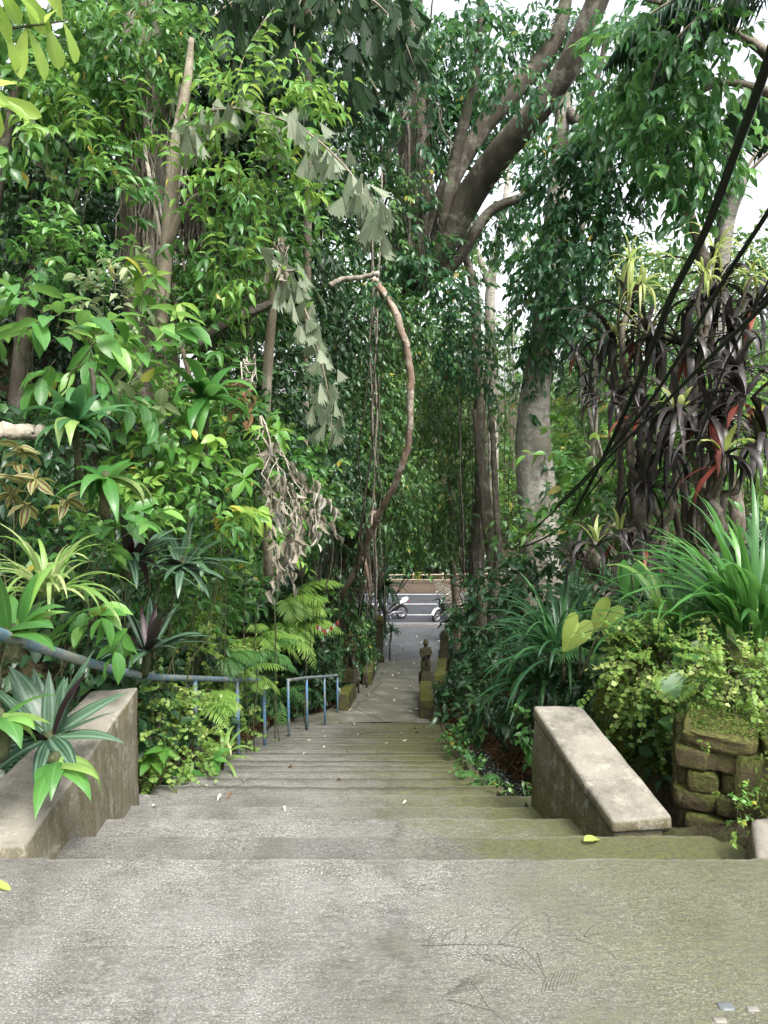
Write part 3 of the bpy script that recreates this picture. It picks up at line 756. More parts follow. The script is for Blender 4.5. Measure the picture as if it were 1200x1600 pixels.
# ------------------------------------------------------------------ walls and posts
o = hexa('parapet_wall', [(-1.72, 2.58, -.3), (-1.27, 2.58, -.3), P(220, 1330, 4.0), P(143, 1330, 4.0), P(-110, 1318, 2.66), P(38, 1322, 2.66), P(216, 1076, 4.0), P(143, 1080, 4.0)], M['leftwall'], None, .014, 7)
tag(o, 'pale stained concrete parapet holding the plant bed on the left of the landing', 'wall')
t = thing('parapet_wall', 'stubby concrete parapet with a pale slanting cap above the gully, right of the steps', 'wall', (.92, 3.5, -.6))
hexa('wall_body', [P(955, 1390, 3.09), P(1046, 1390, 3.11), P(905, 1300, 3.88), P(826, 1300, 3.88), P(958, 1303, 3.09), P(1046, 1296, 3.11), P(906, 1122, 3.88), P(834, 1120, 3.88)], M['rightwall'], t, .012, 6, .007)
hexa('wall_cap', [P(955, 1304, 3.07), P(1053, 1297, 3.09), P(911, 1122, 3.9), P(830, 1120, 3.9), P(957, 1284, 3.07), P(1051, 1275, 3.09), P(909, 1103, 3.9), P(832, 1102, 3.9)], M['leftwall'], t, .016, 6, .005)
o = hexa('concrete_block', [(1.36, 2.62, -.2), (1.8, 2.58, -.2), (1.85, 2.88, -.2), (1.42, 2.86, -.2), (1.38, 2.64, .0), (1.8, 2.60, .03), (1.82, 2.86, .05), (1.43, 2.84, .03)], M['leftwall'], None, .02, 4, .012)
tag(o, 'small grey concrete block at the foot of the mossy stone wall', 'block')

# rough stone wall on the right
def rock(g, c, s, seed, rnd=.5, lv=2, ex=.5, rz=0., am=1.):
    cz, sz = math.cos(rz), math.sin(rz)
    bm = bmesh.new(); bmesh.ops.create_icosphere(bm, subdivisions=lv + 1, radius=1)
    V = []
    for v in bm.verts:
        p = v.co.copy()
        q = Vector([math.copysign(abs(a) ** ex, a) for a in p])
        q *= 1 + am * .2 * mnoise.noise(p * 1.6 + Vector((seed, 0, 0))) + am * .10 * mnoise.noise(p * 4 + Vector((0, seed, 0)))
        X_, Y_ = q.x * s[0], q.y * s[1]
        V.append((c[0] + X_ * cz - Y_ * sz, c[1] + X_ * sz + Y_ * cz, c[2] + q.z * s[2]))
    g.add(V, [[v.index for v in f.verts] for f in bm.faces], None, random.random() if rnd == .5 else rnd); bm.free()
t = thing('stone_wall', 'brown mossy rubble stone wall beside the landing at the right edge', 'wall', (1.9, 3.3, -.2))
g = Geo(); sd = 0
A_ = np.array([1.40, 3.30]); B_ = np.array([2.46, 2.78]); dr = (B_ - A_) / np.linalg.norm(B_ - A_); fz_ = math.atan2(dr[1], dr[0]); nr_ = np.array([-dr[1], dr[0]]); Lw = float(np.linalg.norm(B_ - A_))
def course(P0, d2, L2, rz, off):
    global sd
    for row in range(4):
        u = -.04 - .05 * (row % 2); z = -.235 + row * .104
        while u < L2:
            w_ = random.uniform(.055, .105); h_ = .05 + random.uniform(-.006, .006); sd += 3.7
            q = P0 + d2 * (u + w_) + nr_ * (off + random.uniform(-.012, .012))
            rock(g, (q[0], q[1], z + random.uniform(-.008, .008)), (w_ * .93, .10, h_), sd, .5, 2, .34, rz + random.uniform(-.05, .05), .55); u += 2 * w_
course(A_, dr, Lw, fz_, .08)
d3 = np.array([.28, .96]); course(A_ + np.array([.06, .05]), d3, .34, math.atan2(d3[1], d3[0]), .0)
box(g, (2.0, 3.32, -.1), (.9, .3, .46))
g.build('stone_face', M['stone'], t)
g = Geo(); u = -.07
while u < Lw:
    w_ = random.uniform(.13, .2); q = A_ + dr * (u + w_) + nr_ * .15; sd += 2.9
    rock(g, (q[0], q[1], .165 + random.uniform(-.006, .006)), (w_ * .96, .19, .042), sd, .5, 3, .36, fz_, .5); u += 2 * w_
g.build('wall_cap', M['stonecap'], t)
g = Geo(); n_ = 3000; a_ = rng.random(n_); b_ = rng.random(n_)
pp = np.stack([1.38 + 1.1 * a_ + .12 * b_, 3.30 - .52 * a_ + .32 * b_, .200 + .012 * rng.random(n_)], -1)
pp = pp[np.array([mnoise.noise(Vector(q * 5)) > -.05 for q in pp])]
place(g, DIA, pp, rng.normal(size=pp.shape) * .6 + np.array([0, 0, .4]), UP + rng.normal(size=pp.shape) * .5, .012 + .014 * rng.random(len(pp)), .009)
g.build('cap_moss', M['moss'], t)
g = Geo(); n_ = 2600
a_ = rng.random(n_); pp = np.stack([1.38 + 1.05 * a_, 3.2 - .5 * a_ + .03 * rng.normal(size=n_), -.30 + .5 * rng.random(n_)], -1)
keep = np.array([mnoise.noise(Vector(q * 4.5)) > .08 for q in pp]); pp = pp[keep]
place(g, DIA, pp, np.array([-.2, -.6, .2]) + rng.normal(size=pp.shape) * .6, np.array([-.3, -.7, .8]) + rng.normal(size=pp.shape) * .4, .018 + .018 * rng.random(len(pp)), .011)
g.build('moss_cover', M['moss'], t)
# moss covered wall across the gully
t = thing('mossy_wall', 'low gully wall smothered in bright green moss behind the slanting parapet', 'wall', (1.65, 4.3, -.8))
g = Geo()
V, Q = grid(np.linspace(0, 1, 40), np.linspace(0, 1, 26), lambda X, Y: X * 0)
S_, H_ = V[:, 0].copy(), V[:, 1].copy()
V[:, 0] = 1.28 + .75 * S_ + .22 * H_ + .05; V[:, 1] = 5.0 - 1.55 * S_ + .12 * H_; V[:, 2] = -1.0 + 1.12 * H_ + .1 * S_
for v in V:
    n_ = mnoise.noise_vector(Vector(v) * 3.5) * .09 + mnoise.noise_vector(Vector(v) * 11) * .03
    v += np.array(n_)
g.add(V, None, Q)
W_ = g.V[0].copy()
top = W_[-40:]; V2 = np.concatenate([top, top + np.array([.7, .35, .05])]); g.add(V2, None, [(i, i + 1, 41 + i, 40 + i) for i in range(39)])
g.build('wall_face', M['mosswall'], t)
g = Geo(); idx = rng.integers(0, len(W_), 10000)
pp = W_[idx] + rng.normal(size=(10000, 3)) * .02
place(g, DIA, pp, np.array([-.5, -.6, .3]) + rng.normal(size=(10000, 3)) * .6, np.array([-.4, -.6, .8]) + rng.normal(size=(10000, 3)) * .4, .020 + .018 * rng.random(10000), .011)
g.build('moss_cover', M['moss'], t)

# low mossy walls flanking the path
def low_wall(label, x0, y0, x1, y1, w, h):
    b0 = float(zp(y0)) ; b1 = float(zp(y1))
    dx = w / 2
    o = hexa('low_wall', [(x0 - dx, y0, b0 - .25), (x0 + dx, y0, b0 - .25), (x1 + dx, y1, b1 - .25), (x1 - dx, y1, b1 - .25),
                          (x0 - dx, y0, b0 + h), (x0 + dx, y0, b0 + h), (x1 + dx, y1, b1 + h), (x1 - dx, y1, b1 + h)], M['mosstop'], None, .02, 5, .012)
    return tag(o, label, 'wall', 'low walls flanking the path')
low_wall('mossy low wall beside the blue handrail end, under a dark overgrown statue', -.77, 13.9, -.66, 15.2, .2, .34)
low_wall('mossy low wall carrying the clear standing statue in mid path', .76, 13.25, .85, 15.2, .235, .36)
low_wall('mossy low wall on the left with bare thin posts in front', -.38, 16.5, -.3, 19.0, .22, .34)
low_wall('yellow-topped mossy low wall carrying the square stone stump', 1.2, 15.9, 1.45, 18.5, .23, .36)

def skin_mesh(name, verts, edges, radii, mat, parent, sub=2, root=0, rough=0.):
    me = bpy.data.meshes.new(name); me.from_pydata([tuple(v) for v in verts], edges, [])
    o = bpy.data.objects.new(name, me); COL.objects.link(o)
    mod = o.modifiers.new('skin', 'SKIN')
    for i, r in enumerate(radii):
        sv = me.skin_vertices[0].data[i]; sv.radius = (r, r) if not isinstance(r, tuple) else r; sv.use_root = (i == root)
    mod.use_smooth_shade = True
    if sub: s = o.modifiers.new('sub', 'SUBSURF'); s.levels = sub; s.render_levels = sub
    dg = bpy.context.evaluated_depsgraph_get(); dg.update()
    m2 = bpy.data.meshes.new_from_object(o.evaluated_get(dg))
    o.modifiers.clear(); o.data = m2; bpy.data.meshes.remove(me); m2.name = name
    m2.materials.clear(); m2.materials.append(mat)
    if rough:
        for v in m2.vertices: v.co += Vector(mnoise.noise_vector(v.co * 22)) * rough + Vector(mnoise.noise_vector(v.co * 60)) * rough * .5
    for p in m2.polygons: p.use_smooth = True
    o.parent = parent; ORG[o.name] = ORG[parent.name]
    return o

def statue(label, loc, H=.76, rz=0., kind='guard'):
    t = thing('stone_statue', label, 'statue', loc, 'carved statues along the path', rz)
    s = H / .78
    g = Geo(); org = np.array(loc)
    for (w, z0, z1) in ((.235, -.2, .02), (.20, .02, .05), (.17, .05, .08)):
        box(g, org + np.array([0, 0, (z0 + z1) / 2]), (w, w, z1 - z0))
    g.build('pedestal', M['statue'], t, False)
    v = [(0, 0, .34), (0, 0, .44), (0, -.005, .53), (0, -.005, .585), (0, .005, .63), (0, .0, .69), (0, 0, .735), (0, 0, .775),
         (.05, 0, .31), (.066, -.03, .20), (.058, -.01, .11), (.062, -.04, .085), (-.05, 0, .31), (-.07, -.02, .20), (-.06, .0, .11), (-.062, -.035, .085),
         (.085, 0, .545), (.112, -.01, .45), (.075, -.075, .43), (.03, -.095, .47), (-.085, 0, .545), (-.115, -.01, .455), (-.085, -.07, .41), (-.05, -.09, .43), (0, .03, .2), (0, .03, .09)]
    e = [(0, 1), (1, 2), (2, 3), (3, 4), (4, 5), (5, 6), (6, 7), (0, 8), (8, 9), (9, 10), (10, 11), (0, 12), (12, 13), (13, 14), (14, 15), (2, 16), (16, 17), (17, 18), (18, 19), (2, 20), (20, 21), (21, 22), (22, 23), (0, 24), (24, 25)]
    r = [.07, .072, .075, .035, .045, .056, .04, .018, .052, .042, .036, .028, .052, .042, .036, .028, .036, .03, .027, .026, .036, .03, .027, .026, .035, .03]
    skin_mesh('figure', np.array(v) * s, e, [a * s for a in r], M['statue'], t, 2, 0, .006)
    g = Geo()   # club held across the chest and the carved collar and headdress band
    tube(g, org + np.array([(-.06, -.10, .38), (.0, -.11, .47), (.06, -.10, .56), (.075, -.09, .62)]) * s, [.012, .016, .02, .024], 8); g.build('club', M['statue'], t)
    g = Geo(); lathe(g, np.array([(.05, .665), (.066, .672), (.066, .69), (.045, .7)]) * s, org, 14); g.build('ornament', M['statue'], t)
    return t
statue('mossy standing stone guardian on the right low wall, in front of the grey path', (.86, 15.35, float(zp(15.35)) + .46), .78, .2)
statue('dark moss-grown statue half lost in leaves behind the end of the blue handrail', (-.68, 15.0, float(zp(15)) + .58), .86, -.3)

t = thing('stone_post', 'square weathered stone stump at the end of the yellow mossy wall', 'post', (1.5, 18.7, float(zp(18.7))), 'stone posts beside the path')
g = Geo(); o0 = ORG[t.name]
for (w, z0, z1, dx) in ((.25, 0, .5, 0), (.20, .5, .86, .01), (.22, .86, .92, 0), (.12, .92, .99, -.02)): box(g, o0 + np.array([dx, 0, (z0 + z1) / 2]), (w, w, z1 - z0))
g.build('shaft', M['statue'], t, False)
g = Geo(); lathe(g, [(.005, 1.06), (.05, 1.03), (.06, .99), (.04, .95)], o0, 10); g.build('finial', M['statue'], t)
t = thing('gate_post', 'slim mossy gate post topped by a round mossy ball', 'post', (-.12, 20.3, float(zp(20.3))), 'stone posts beside the path')
o0 = ORG[t.name]; g = Geo()
for (w, z0, z1) in ((.26, 0, .12), (.19, .12, 1.02), (.23, 1.02, 1.08)): box(g, o0 + np.array([0, 0, (z0 + z1) / 2]), (w, w, z1 - z0))
g.build('shaft', M['statue'], t, False)
g = Geo(); lathe(g, [(.002, 1.30), (.06, 1.285), (.10, 1.24), (.115, 1.18), (.10, 1.12), (.06, 1.08), (.05, 1.05)], o0, 16); g.build('finial', M['mosstop'], t)

# ------------------------------------------------------------------ handrails
def handrail(label, top, posts, r=.024):
    b = P(*posts[0]); t = thing('handrail', label, 'handrail', (b[0], b[1], float(zp(b[1]))), 'blue pipe handrails left of the steps')
    g = Geo(); tube(g, spline([P(*q) for q in top], 6), r, 10, .01); g.build('top_rail', M['railtop'], t)
    for q in posts:
        p = P(*q); g = Geo()
        zb = float(zp(p[1])) - .15
        tube(g, np.array([p + np.array([0, 0, -.01]), [p[0], p[1], (p[2] + zb) / 2], [p[0], p[1], zb]]), r * .8, 10, .01); g.build('post', M['bluepost'], t)
    return t
t = handrail('worn blue pipe handrail running from the left parapet down past the ferns', [(-60, 965, 2.5), (0, 991, 2.85), (95, 1022, 3.5), (185, 1048, 4.25), (240, 1058, 5.0), (304, 1060, 5.9), (370, 1062, 7.0), (413, 1063, 8.0)], [(304, 1060, 5.9), (370, 1062, 7.0), (412, 1063, 8.0)])
handrail('short flaking blue handrail at the foot of the steps, ending by the mossy wall', [(450, 1063, 9.6), (479, 1059, 11), (507, 1057, 12.4), (528, 1055, 13.7)], [(450, 1063, 9.6), (479, 1059, 11), (507, 1057, 12.4), (527, 1055, 13.7)], .022)
for k_, (px, py, d, h) in enumerate(((560, 1040, 15.6, .8), (573, 1037, 16.2, .8), (609, 1000, 20.8, .8))):
    b = P(px, py, d); g = Geo()
    tube(g, [(b[0], b[1], b[2]), (b[0], b[1], float(zp(d)) + .3), (b[0], b[1], float(zp(d)) - .05)], .02, 8, .02)
    o = g.build('thin_post', M['rootdark']); tag(o, ('thin dark metal post nearest the statue on the left wall', 'thin dark metal post against the left low wall face', 'thin dark metal post below the ball-topped gate post')[k_], 'post', 'thin metal posts beside the path')

# ------------------------------------------------------------------ roadside fence
t = thing('roadside_fence', 'two-rail weathered bamboo fence on the brown verge across the road', 'fence', (2.3, 39.9, -7.2))
o0 = ORG[t.name]
for x in np.arange(-9.3, 12, 1.55):
    g = Geo(); tube(g, [(x, 39.9, -7.25), (x + .02, 39.9, -6.95), (x, 39.9, -6.6)], .05, 8, .04); g.build('post', M['bamboo'], t)
for z in (-6.97, -6.68):
    g = Geo(); tube(g, wander((-9.6, 39.83, z), (12, 39.83, z), 30, .05), .036, 8, .04); g.build('rail', M['bamboo'], t)

# ------------------------------------------------------------------ motorbikes
def loft(g, secs, sides=14, rnd=.5):
    V = []
    for (x, z, hw, hh, y) in secs:
        for j in range(sides):
            a = 2 * math.pi * j / sides; c, s = math.cos(a), math.sin(a)
            V.append((x, y + hw * math.copysign(abs(c) ** .7, c), z + hh * math.copysign(abs(s) ** .7, s)))
    n = len(secs)
    Q = [(i * sides + j, i * sides + (j + 1) % sides, (i + 1) * sides + (j + 1) % sides, (i + 1) * sides + j) for i in range(n - 1) for j in range(sides)]
    V += [(secs[0][0], secs[0][4], secs[0][1]), (secs[-1][0], secs[-1][4], secs[-1][1])]
    T = [(n * sides, (j + 1) % sides, j) for j in range(sides)] + [(n * sides + 1, (n - 1) * sides + j, (n - 1) * sides + (j + 1) % sides) for j in range(sides)]
    g.add(V, T, Q, rnd)
def motorbike(label, loc, rz, panel, fender, lean=.12, tailmat='black'):
    t = thing('motorbike', label, 'motorbike', (0, 0, 0), 'motorbikes parked on the roadside')
    def part(name, g, mat, par=t): return g.build(name, M[mat], par)
    for nm, x in (('front_wheel', .64), ('rear_wheel', -.62)):
        g = Geo(); lathe(g, [(.215, -.05), (.26, -.055), (.29, -.03), (.298, 0), (.29, .03), (.26, .055), (.215, .05), (.215, -.05)], (x, 0, .30), 28, 'y'); w = part(nm, g, 'tyre')
        g = Geo(); lathe(g, [(.19, -.03), (.218, -.035), (.218, .035), (.19, .03), (.19, -.03)], (x, 0, .30), 28, 'y'); lathe(g, [(.01, -.05), (.045, -.05), (.045, .05), (.01, .05)], (x, 0, .30), 12, 'y')
        for a in np.arange(5) * 2 * math.pi / 5:
            tube(g, [(x + .04 * math.cos(a), 0, .3 + .04 * math.sin(a)), (x + .2 * math.cos(a), 0, .3 + .2 * math.sin(a))], .016, 6)
        part('rim', g, 'metal', w)
    g = Geo()
    for s in (-.075, .075): tube(g, [(.64, s, .30), (.52, s, .62), (.44, s * .8, .86)], .022, 8)
    part('fork', g, 'metal')
    g = Geo(); V = []
    for a in np.linspace(R(15), R(165), 14):
        for y, rr in ((-.07, .315), (0, .345), (.07, .315)): V.append((.64 + rr * math.cos(a), y, .30 + rr * math.sin(a)))
    g.add(V, None, [(3 * i + j, 3 * i + 3 + j, 3 * i + 4 + j, 3 * i + 1 + j) for i in range(13) for j in range(2)]); part('front_fender', g, fender)
    g = Geo(); loft(g, [(.50, .62, .05, .10, 0), (.46, .74, .13, .17, 0), (.40, .80, .16, .17, 0), (.32, .70, .17, .20, 0), (.24, .52, .16, .16, 0), (.20, .38, .12, .08, 0)]); part('front_shield', g, panel)
    g = Geo(); loft(g, [(.24, .34, .10, .07, 0), (.0, .34, .13, .08, 0), (-.15, .45, .14, .14, 0), (-.4, .58, .14, .13, 0), (-.68, .68, .10, .09, 0), (-.84, .74, .05, .05, 0)]); part('body', g, 'black')
    g = Geo(); loft(g, [(.02, .70, .08, .03, 0), (-.1, .71, .12, .05, 0), (-.35, .73, .13, .05, 0), (-.5, .78, .12, .05, 0), (-.72, .82, .09, .04, 0)]); part('seat', g, 'black')
    g = Geo(); loft(g, [(-.5, .70, .15, .10, 0), (-.72, .76, .14, .12, 0), (-.88, .82, .10, .10, 0), (-.95, .84, .04, .05, 0)]); part('tail_cover', g, tailmat)
    g = Geo(); box(g, (-.93, 0, .74), (.05, .14, .06)); part('tail_light', g, 'redlamp')
    g = Geo(); tube(g, spline([(.26, -.34, 1.0), (.36, -.2, .98), (.42, 0, .94), (.36, .2, .98), (.26, .34, 1.0)], 5), .016, 8); part('handlebar', g, 'black')
    g = Geo(); lathe(g, [(.001, .56), (.05, .555), (.085, .53), (.095, .48), (.08, .42)], (0, 0, .88), 16, 'x'); part('headlight', g, 'lamp')
    for s in (-1, 1):
        g = Geo(); tube(g, [(.32, s * .22, .99), (.34, s * .26, 1.10), (.33, s * .31, 1.17)], .008, 6); m_ = part('mirror', g, 'black')
        g = Geo(); lathe(g, [(.002, -.008), (.05, -.006), (.06, 0), (.05, .008), (.002, .01)], (.33, s * .33, 1.19), 14, 'x'); part('mirror_glass', g, 'lamp', m_)
    g = Geo(); loft(g, [(.16, .30, .09, .10, 0), (0, .28, .13, .12, 0), (-.2, .30, .12, .1, 0), (-.62, .30, .05, .06, .10)]); part('engine', g, 'metal')
    g = Geo(); tube(g, [(.05, -.14, .22), (-.3, -.17, .24), (-.55, -.18, .34), (-.85, -.18, .42)], [.025, .03, .055, .05], 10); part('exhaust', g, 'metal')
    g = Geo(); tube(g, [(0, .1, .25), (-.03, .24, .02)], .014, 6); part('side_stand', g, 'metal')
    t.location = [float(c) for c in loc]; t.rotation_euler = (lean, 0, rz)
    return t
motorbike('black motorbike with a white rounded tail parked on the left of the road end', (.2, 31.75, zr(31.75)), R(205), 'black', 'black', .1, 'white')
motorbike('black motorbike with a white front mudguard parked on the right of the road end', (2.62, 31.9, zr(31.9)), R(228), 'black', 'white', -.08, 'black')
# ------------------------------------------------------------------ plants
def count(rx, ry, L, W, k, cov): return max(3, int(1.75 * cov * math.pi * rx * ry / (.6 * L * W * k)))

def base_of(c, back=.25):
    x, y = c[0], c[1]
    if x < 0: x -= back
    else: x += back
    return np.array([x, y + .1, min(float(zt(x, y + .1)), c[2] - .15)])

def clear(px, py, d, rx):
    """push a left-bank plant back until it clears the handrail and the steps"""
    if px > 560 or rx < 14 and rx > 0 or d < 4.75 or py < 840 or (px < 330 and py > 1120): return d
    while d < 17:
        p = P(px + .75 * rx, py, d)
        if p[0] < float(XL(p[1])) - .12: break
        d += .1
    return d
def shrub(name, label, cat, px, py, d, rx, ry, L, W, mat, style='alt', k=6, cov=1.6, tpl=OV, droop=.35, tl=1.6, stems=2, group=None, sr=.008, dz=1.0, jit=.5, hang=0., out=.7, smat='stem', base=None, shell=2.2):
    """leafy plant whose foliage fills an ellipse (pixels at depth d) and whose stems reach the soil"""
    f_ = .82 if L > 36 else .7; d, L, W = clear(px, py, d, rx), L * f_, W * f_; tl = tl / f_ * .9
    s = d / 1200.
    c = P(px, py, d); b = base_of(c) if base is None else P(*base)
    t = thing(name, label, cat, b, group)
    gf = Geo(); gt = Geo()
    rad = np.array([rx * s, (rx + ry) / 2 * s * dz, ry * s])
    C = blob(gf, tpl, c, rad, count(rx, ry, L, W, k, cov), k, L * s, W * s, tl * L * s, style, droop, gt, out, shell, jit, hang)
    for i in range(stems):
        e = C[rng.integers(len(C))]
        q = wander(b + rng.normal(size=3) * .03, e, 9, .12)
        tube(gt, q, taper(sr, sr * .35, 9), 5, .06)
    gt.build('stem', M[smat], t); gf.build('foliage', M[mat], t)
    return t

def multi(name, label, cat, blobs, mat, trunks=(), limbs=(), group=None, tmat='slim_bark', base=None, defaults=None, twigs=True, crown='crown'):
    """tree: trunks/limbs are lists of (px,py,d,r_px) polylines; blobs are dicts of foliage ellipses"""
    p0 = P(*trunks[0][0][:3]) if trunks else (P(*base) if base is not None else base_of(P(*blobs[0][:3])))
    t = thing(name, label, cat, p0, group)
    for nm, lst in (('trunk', trunks), ('limb', limbs)):
        for ln in lst:
            c = np.array([P(q[0], q[1], q[2]) for q in ln]); r = np.array([q[3] * q[2] / 1200. for q in ln])
            pts = spline(c, 7); tt = np.linspace(0, 1, len(pts)); rr = np.interp(tt, np.linspace(0, 1, len(r)), r)
            fz = rng.random((3, 3)) * 6.28
            for q_ in range(3): pts[:, q_] += rr * .22 * np.sin(tt * (0 < tt) * (5 + 4 * q_) + fz[q_, 0]) * np.minimum(1, tt * 6)
            g = Geo(); tube(g, pts, rr, 18, .035); g.build(nm, M[tmat], t)
    df = dict(L=14, W=7, k=6, style='alt', cov=1.5, tpl=MIDL, droop=.5, tl=1.8, hang=.2, out=.6, jit=.45, shell=2.2)
    if defaults: df.update(defaults)
    gf = Geo(); gt = Geo()
    for bl in blobs:
        px, py, d, rx, ry = bl[:5]; o = dict(df)
        if len(bl) > 5: o.update(bl[5])
        s = d / 1200.; o['L'] *= .74; o['W'] *= .74; o['tl'] *= 1.2
        blob(gf, o['tpl'], P(px, py, d), np.array([rx, (rx + ry) / 2, ry]) * s, count(rx, ry, o['L'], o['W'], o['k'], o['cov']), o['k'], o['L'] * s, o['W'] * s, o['tl'] * o['L'] * s, o['style'], o['droop'], gt if twigs else None, o['out'], o['shell'], o['jit'], o['hang'])
    if gf.n:
        gf.merge(gt); gf.build(crown, [M[mat], M['twig']], t)
    return t

def rosette(name, label, cat, px, py, d, n, L, W, mat, elev=(5, 80), bend=95, group=None, extra=(), stemto=None, **kw):
    s = d / 1200.; c = P(px, py, d); b = c if stemto is None else P(*stemto)
    t = thing(name, label, cat, b - np.array([0, 0, .02]), group)
    g = Geo(); straps(g, c, n, L * s, W * s, elev, bend, **kw); g.build('foliage', M[mat], t)
    for (m_, n_, el, bd, sc) in extra:
        g = Geo(); straps(g, c, n_, L * s * sc, W * s * (.6 if m_ == 'maroon' else 1), el, bd, **kw); g.build('foliage', M[m_], t)
    g = Geo(); tube(g, wander(b - np.array([0, 0, .06]), c + np.array([0, 0, .02]), 6, .02), taper(.3 * W * s + .008, .2 * W * s + .006, 6), 7, .08); g.build('stem', M['stem'], t)
    return t

def fern(label, px, py, d, n, L, W, mat='fern', az=(0, 360), e0=(25, 70), bend=85, pairs=18, pw=.2, group=None, name='fern', tpl=MIDL, **kw):
    d = clear(px, py, d, 0) if px < 500 else d
    s = d / 1200.; c = P(px, py, d)
    t = thing(name, label, 'fern', c, group)
    for i in range(n):
        a = az[0] + (az[1] - az[0]) * (i + rng.random() * .7) / n
        g = Geo(); frond(g, c + rng.normal(size=3) * .015, a, L * s * (.75 + .4 * rng.random()), W * s * (.85 + .3 * rng.random()), e0[0] + (e0[1] - e0[0]) * rng.random(), bend * (.8 + .4 * rng.random()), pairs, tpl, pw, gt=None, rr=.05 * W * s * .5, **kw)
        g.build('frond', M[mat], t)
    return t

def leafplant(name, label, cat, px, py, d, leaves, mat, tpl=HEART, group=None, wr=.9):
    """big single leaves on stalks: leaves = [(px,py,dd,L_px,roll_deg)] given by tip base position in the photo"""
    c = P(px, py, d); t = thing(name, label, cat, c, group)
    for (lx, ly, dd, L, ang, tilt) in leaves:
        p = P(lx, ly, d + dd); s = (d + dd) / 1200.
        a = R(ang); dv = np.array([math.cos(a), -.35 * abs(tilt), math.sin(a)])
        g = Geo(); place(g, tpl, [p], dv, np.array([.15 + .5 * rng.normal() * .5, -.75, tilt]), L * s, L * s * wr, .25 + .4 * rng.random(1)); g.build('leaf', M[mat], t)
        g = Geo(); mid = (p + c) / 2 + np.array([0, -.03, .08 * np.linalg.norm(p - c)]); tube(g, spline([c, mid, p], 6), taper(.009, .004, 13), 6); g.build('stalk', M['stem'], t)
    return t

# ---- undergrowth: uncountable low cover over both banks
def scatter_cover():
    g = Geo()
    n = 95000
    y = 3.0 + 27 * rng.random(n) ** 1.25; side = rng.random(n) < .55
    w = np.where(y < 8, 5, 11)
    x = np.where(side, XL(y) - .28 - w * rng.random(n) ** 1.3, XR(y) + .1 + w * rng.random(n) ** 1.2)
    gul = (~side) & (x - XR(y) < .95) & (y < 12.5)
    keep = ~gul & ~((side) & (y < 4.4) & (x > -1.75)) & ~((~side) & (y < 3.9))
    x, y = x[keep], y[keep]; n = len(x)
    z = zt(x, y); e = .05
    nx = -(zt(x + e, y) - z) / e; ny = -(zt(x, y + e) - z) / e
    nr = unit(np.stack([nx, ny, np.ones(n)], -1))
    hh = .32 * rng.random(n) ** 1.5
    p = np.stack([x, y, z], -1) + nr * hh[:, None]
    d = rng.normal(size=(n, 3)) * .7 + nr * .15 + np.array([0, -.15, -.45])
    L = (.07 + .10 * rng.random(n)) * (.7 + y / 26)
    place(g, OV if False else MIDL, p, d, nr + UP * .6 + rng.normal(size=(n, 3)) * .4, L, L * (.35 + .25 * rng.random(n)))
    o = g.build('undergrowth', M['deep']); tag(o, 'dark leafy ground cover carpeting the banks on both sides of the steps', 'undergrowth', kind='stuff')
scatter_cover()
g = Geo()
n = 16000; y = 4.6 + 25 * rng.random(n) ** 1.1; s_ = rng.random(n) < .4
x = np.where(s_, XL(y) - .05 - .45 * rng.random(n), XR(y) + .06 + 1.3 * rng.random(n) ** 1.2)
z = zt(x, y) + .02
place(g, CURL, np.stack([x, y, z], -1), np.concatenate([rng.normal(size=(n, 2)), rng.normal(size=(n, 1)) * .25], 1), UP + rng.normal(size=(n, 3)) * .5, .05 + .06 * rng.random(n), .03)
o = g.build('leaf_litter', M['brown']); tag(o, 'brown dead leaf litter along the foot of both banks', 'leaf litter', kind='stuff')

# ---- far wood beyond the road: reads as one mass
g = Geo(); gt = Geo()
for i in range(210):
    d = 44 + 22 * rng.random(); px = 380 + 880 * rng.random(); py = 930 - 560 * rng.random() ** 1.1
    if abs(px - 775) < 45 and 380 < py < 500: continue
    if py < 520 and rng.random() < .55: continue
    s = d / 1200.
    r = 30 + 40 * rng.random()
    blob(g, DIA, P(px, py, d), np.array([r, r, r * .8]) * s, count(r, r * .8, 12, 6, 6, 1.3), 6, 12 * s, 6 * s, 20 * s, 'alt', .4, None, .6)
o = g.build('far_wood', M['far']); tag(o, 'sunlit wood far beyond the road, seen through the trunks', 'wood', kind='stuff')

# ================================================================== LEFT BANK
# near twig hanging in at the top left corner
def near_twig(label, pts, n, L, W, d):
    s = d / 1200.; c = np.array([P(*q) for q in pts]); sp = spline(c, 8)
    t = thing('overhanging_branch', label, 'branch', c[0], 'bright branches hanging in at the top left')
    g = Geo(); tube(g, sp, taper(.006, .002, len(sp)), 6); g.build('twig', M['stem'], t)
    g = Geo(); tt = np.linspace(.12, .97, n); N = len(sp); i_ = (tt * (N - 1)).astype(int)
    tan = unit(np.gradient(sp, axis=0))[i_]; side = unit(np.cross(tan, np.array([0, 1., 0.3])))
    for k, sg in enumerate((1, -1)):
        dv = side * sg * .75 + tan * .3 + np.array([0, -.15, -.75]) + rng.normal(size=(n, 3)) * .12
        place(g, OBO, sp[i_], dv, np.array([.25, -.75, .6]) + rng.normal(size=(n, 3)) * .35, L * s * (.75 + .5 * rng.random(n)), W * s * (.85 + .3 * rng.random(n)))
    g.build('foliage', M['overhang'], t)
near_twig('topmost bright yellow-green leafy twig poking in at the corner', [(-70, -30, 1.9), (-10, -15, 2.0), (40, -25, 2.1)], 6, 60, 26, 2.0)
near_twig('bright yellow-green twig with drooping oblong leaves near the upper corner', [(-90, 70, 1.9), (-20, 50, 2.0), (50, 40, 2.1), (105, 32, 2.15)], 6, 66, 27, 2.05)
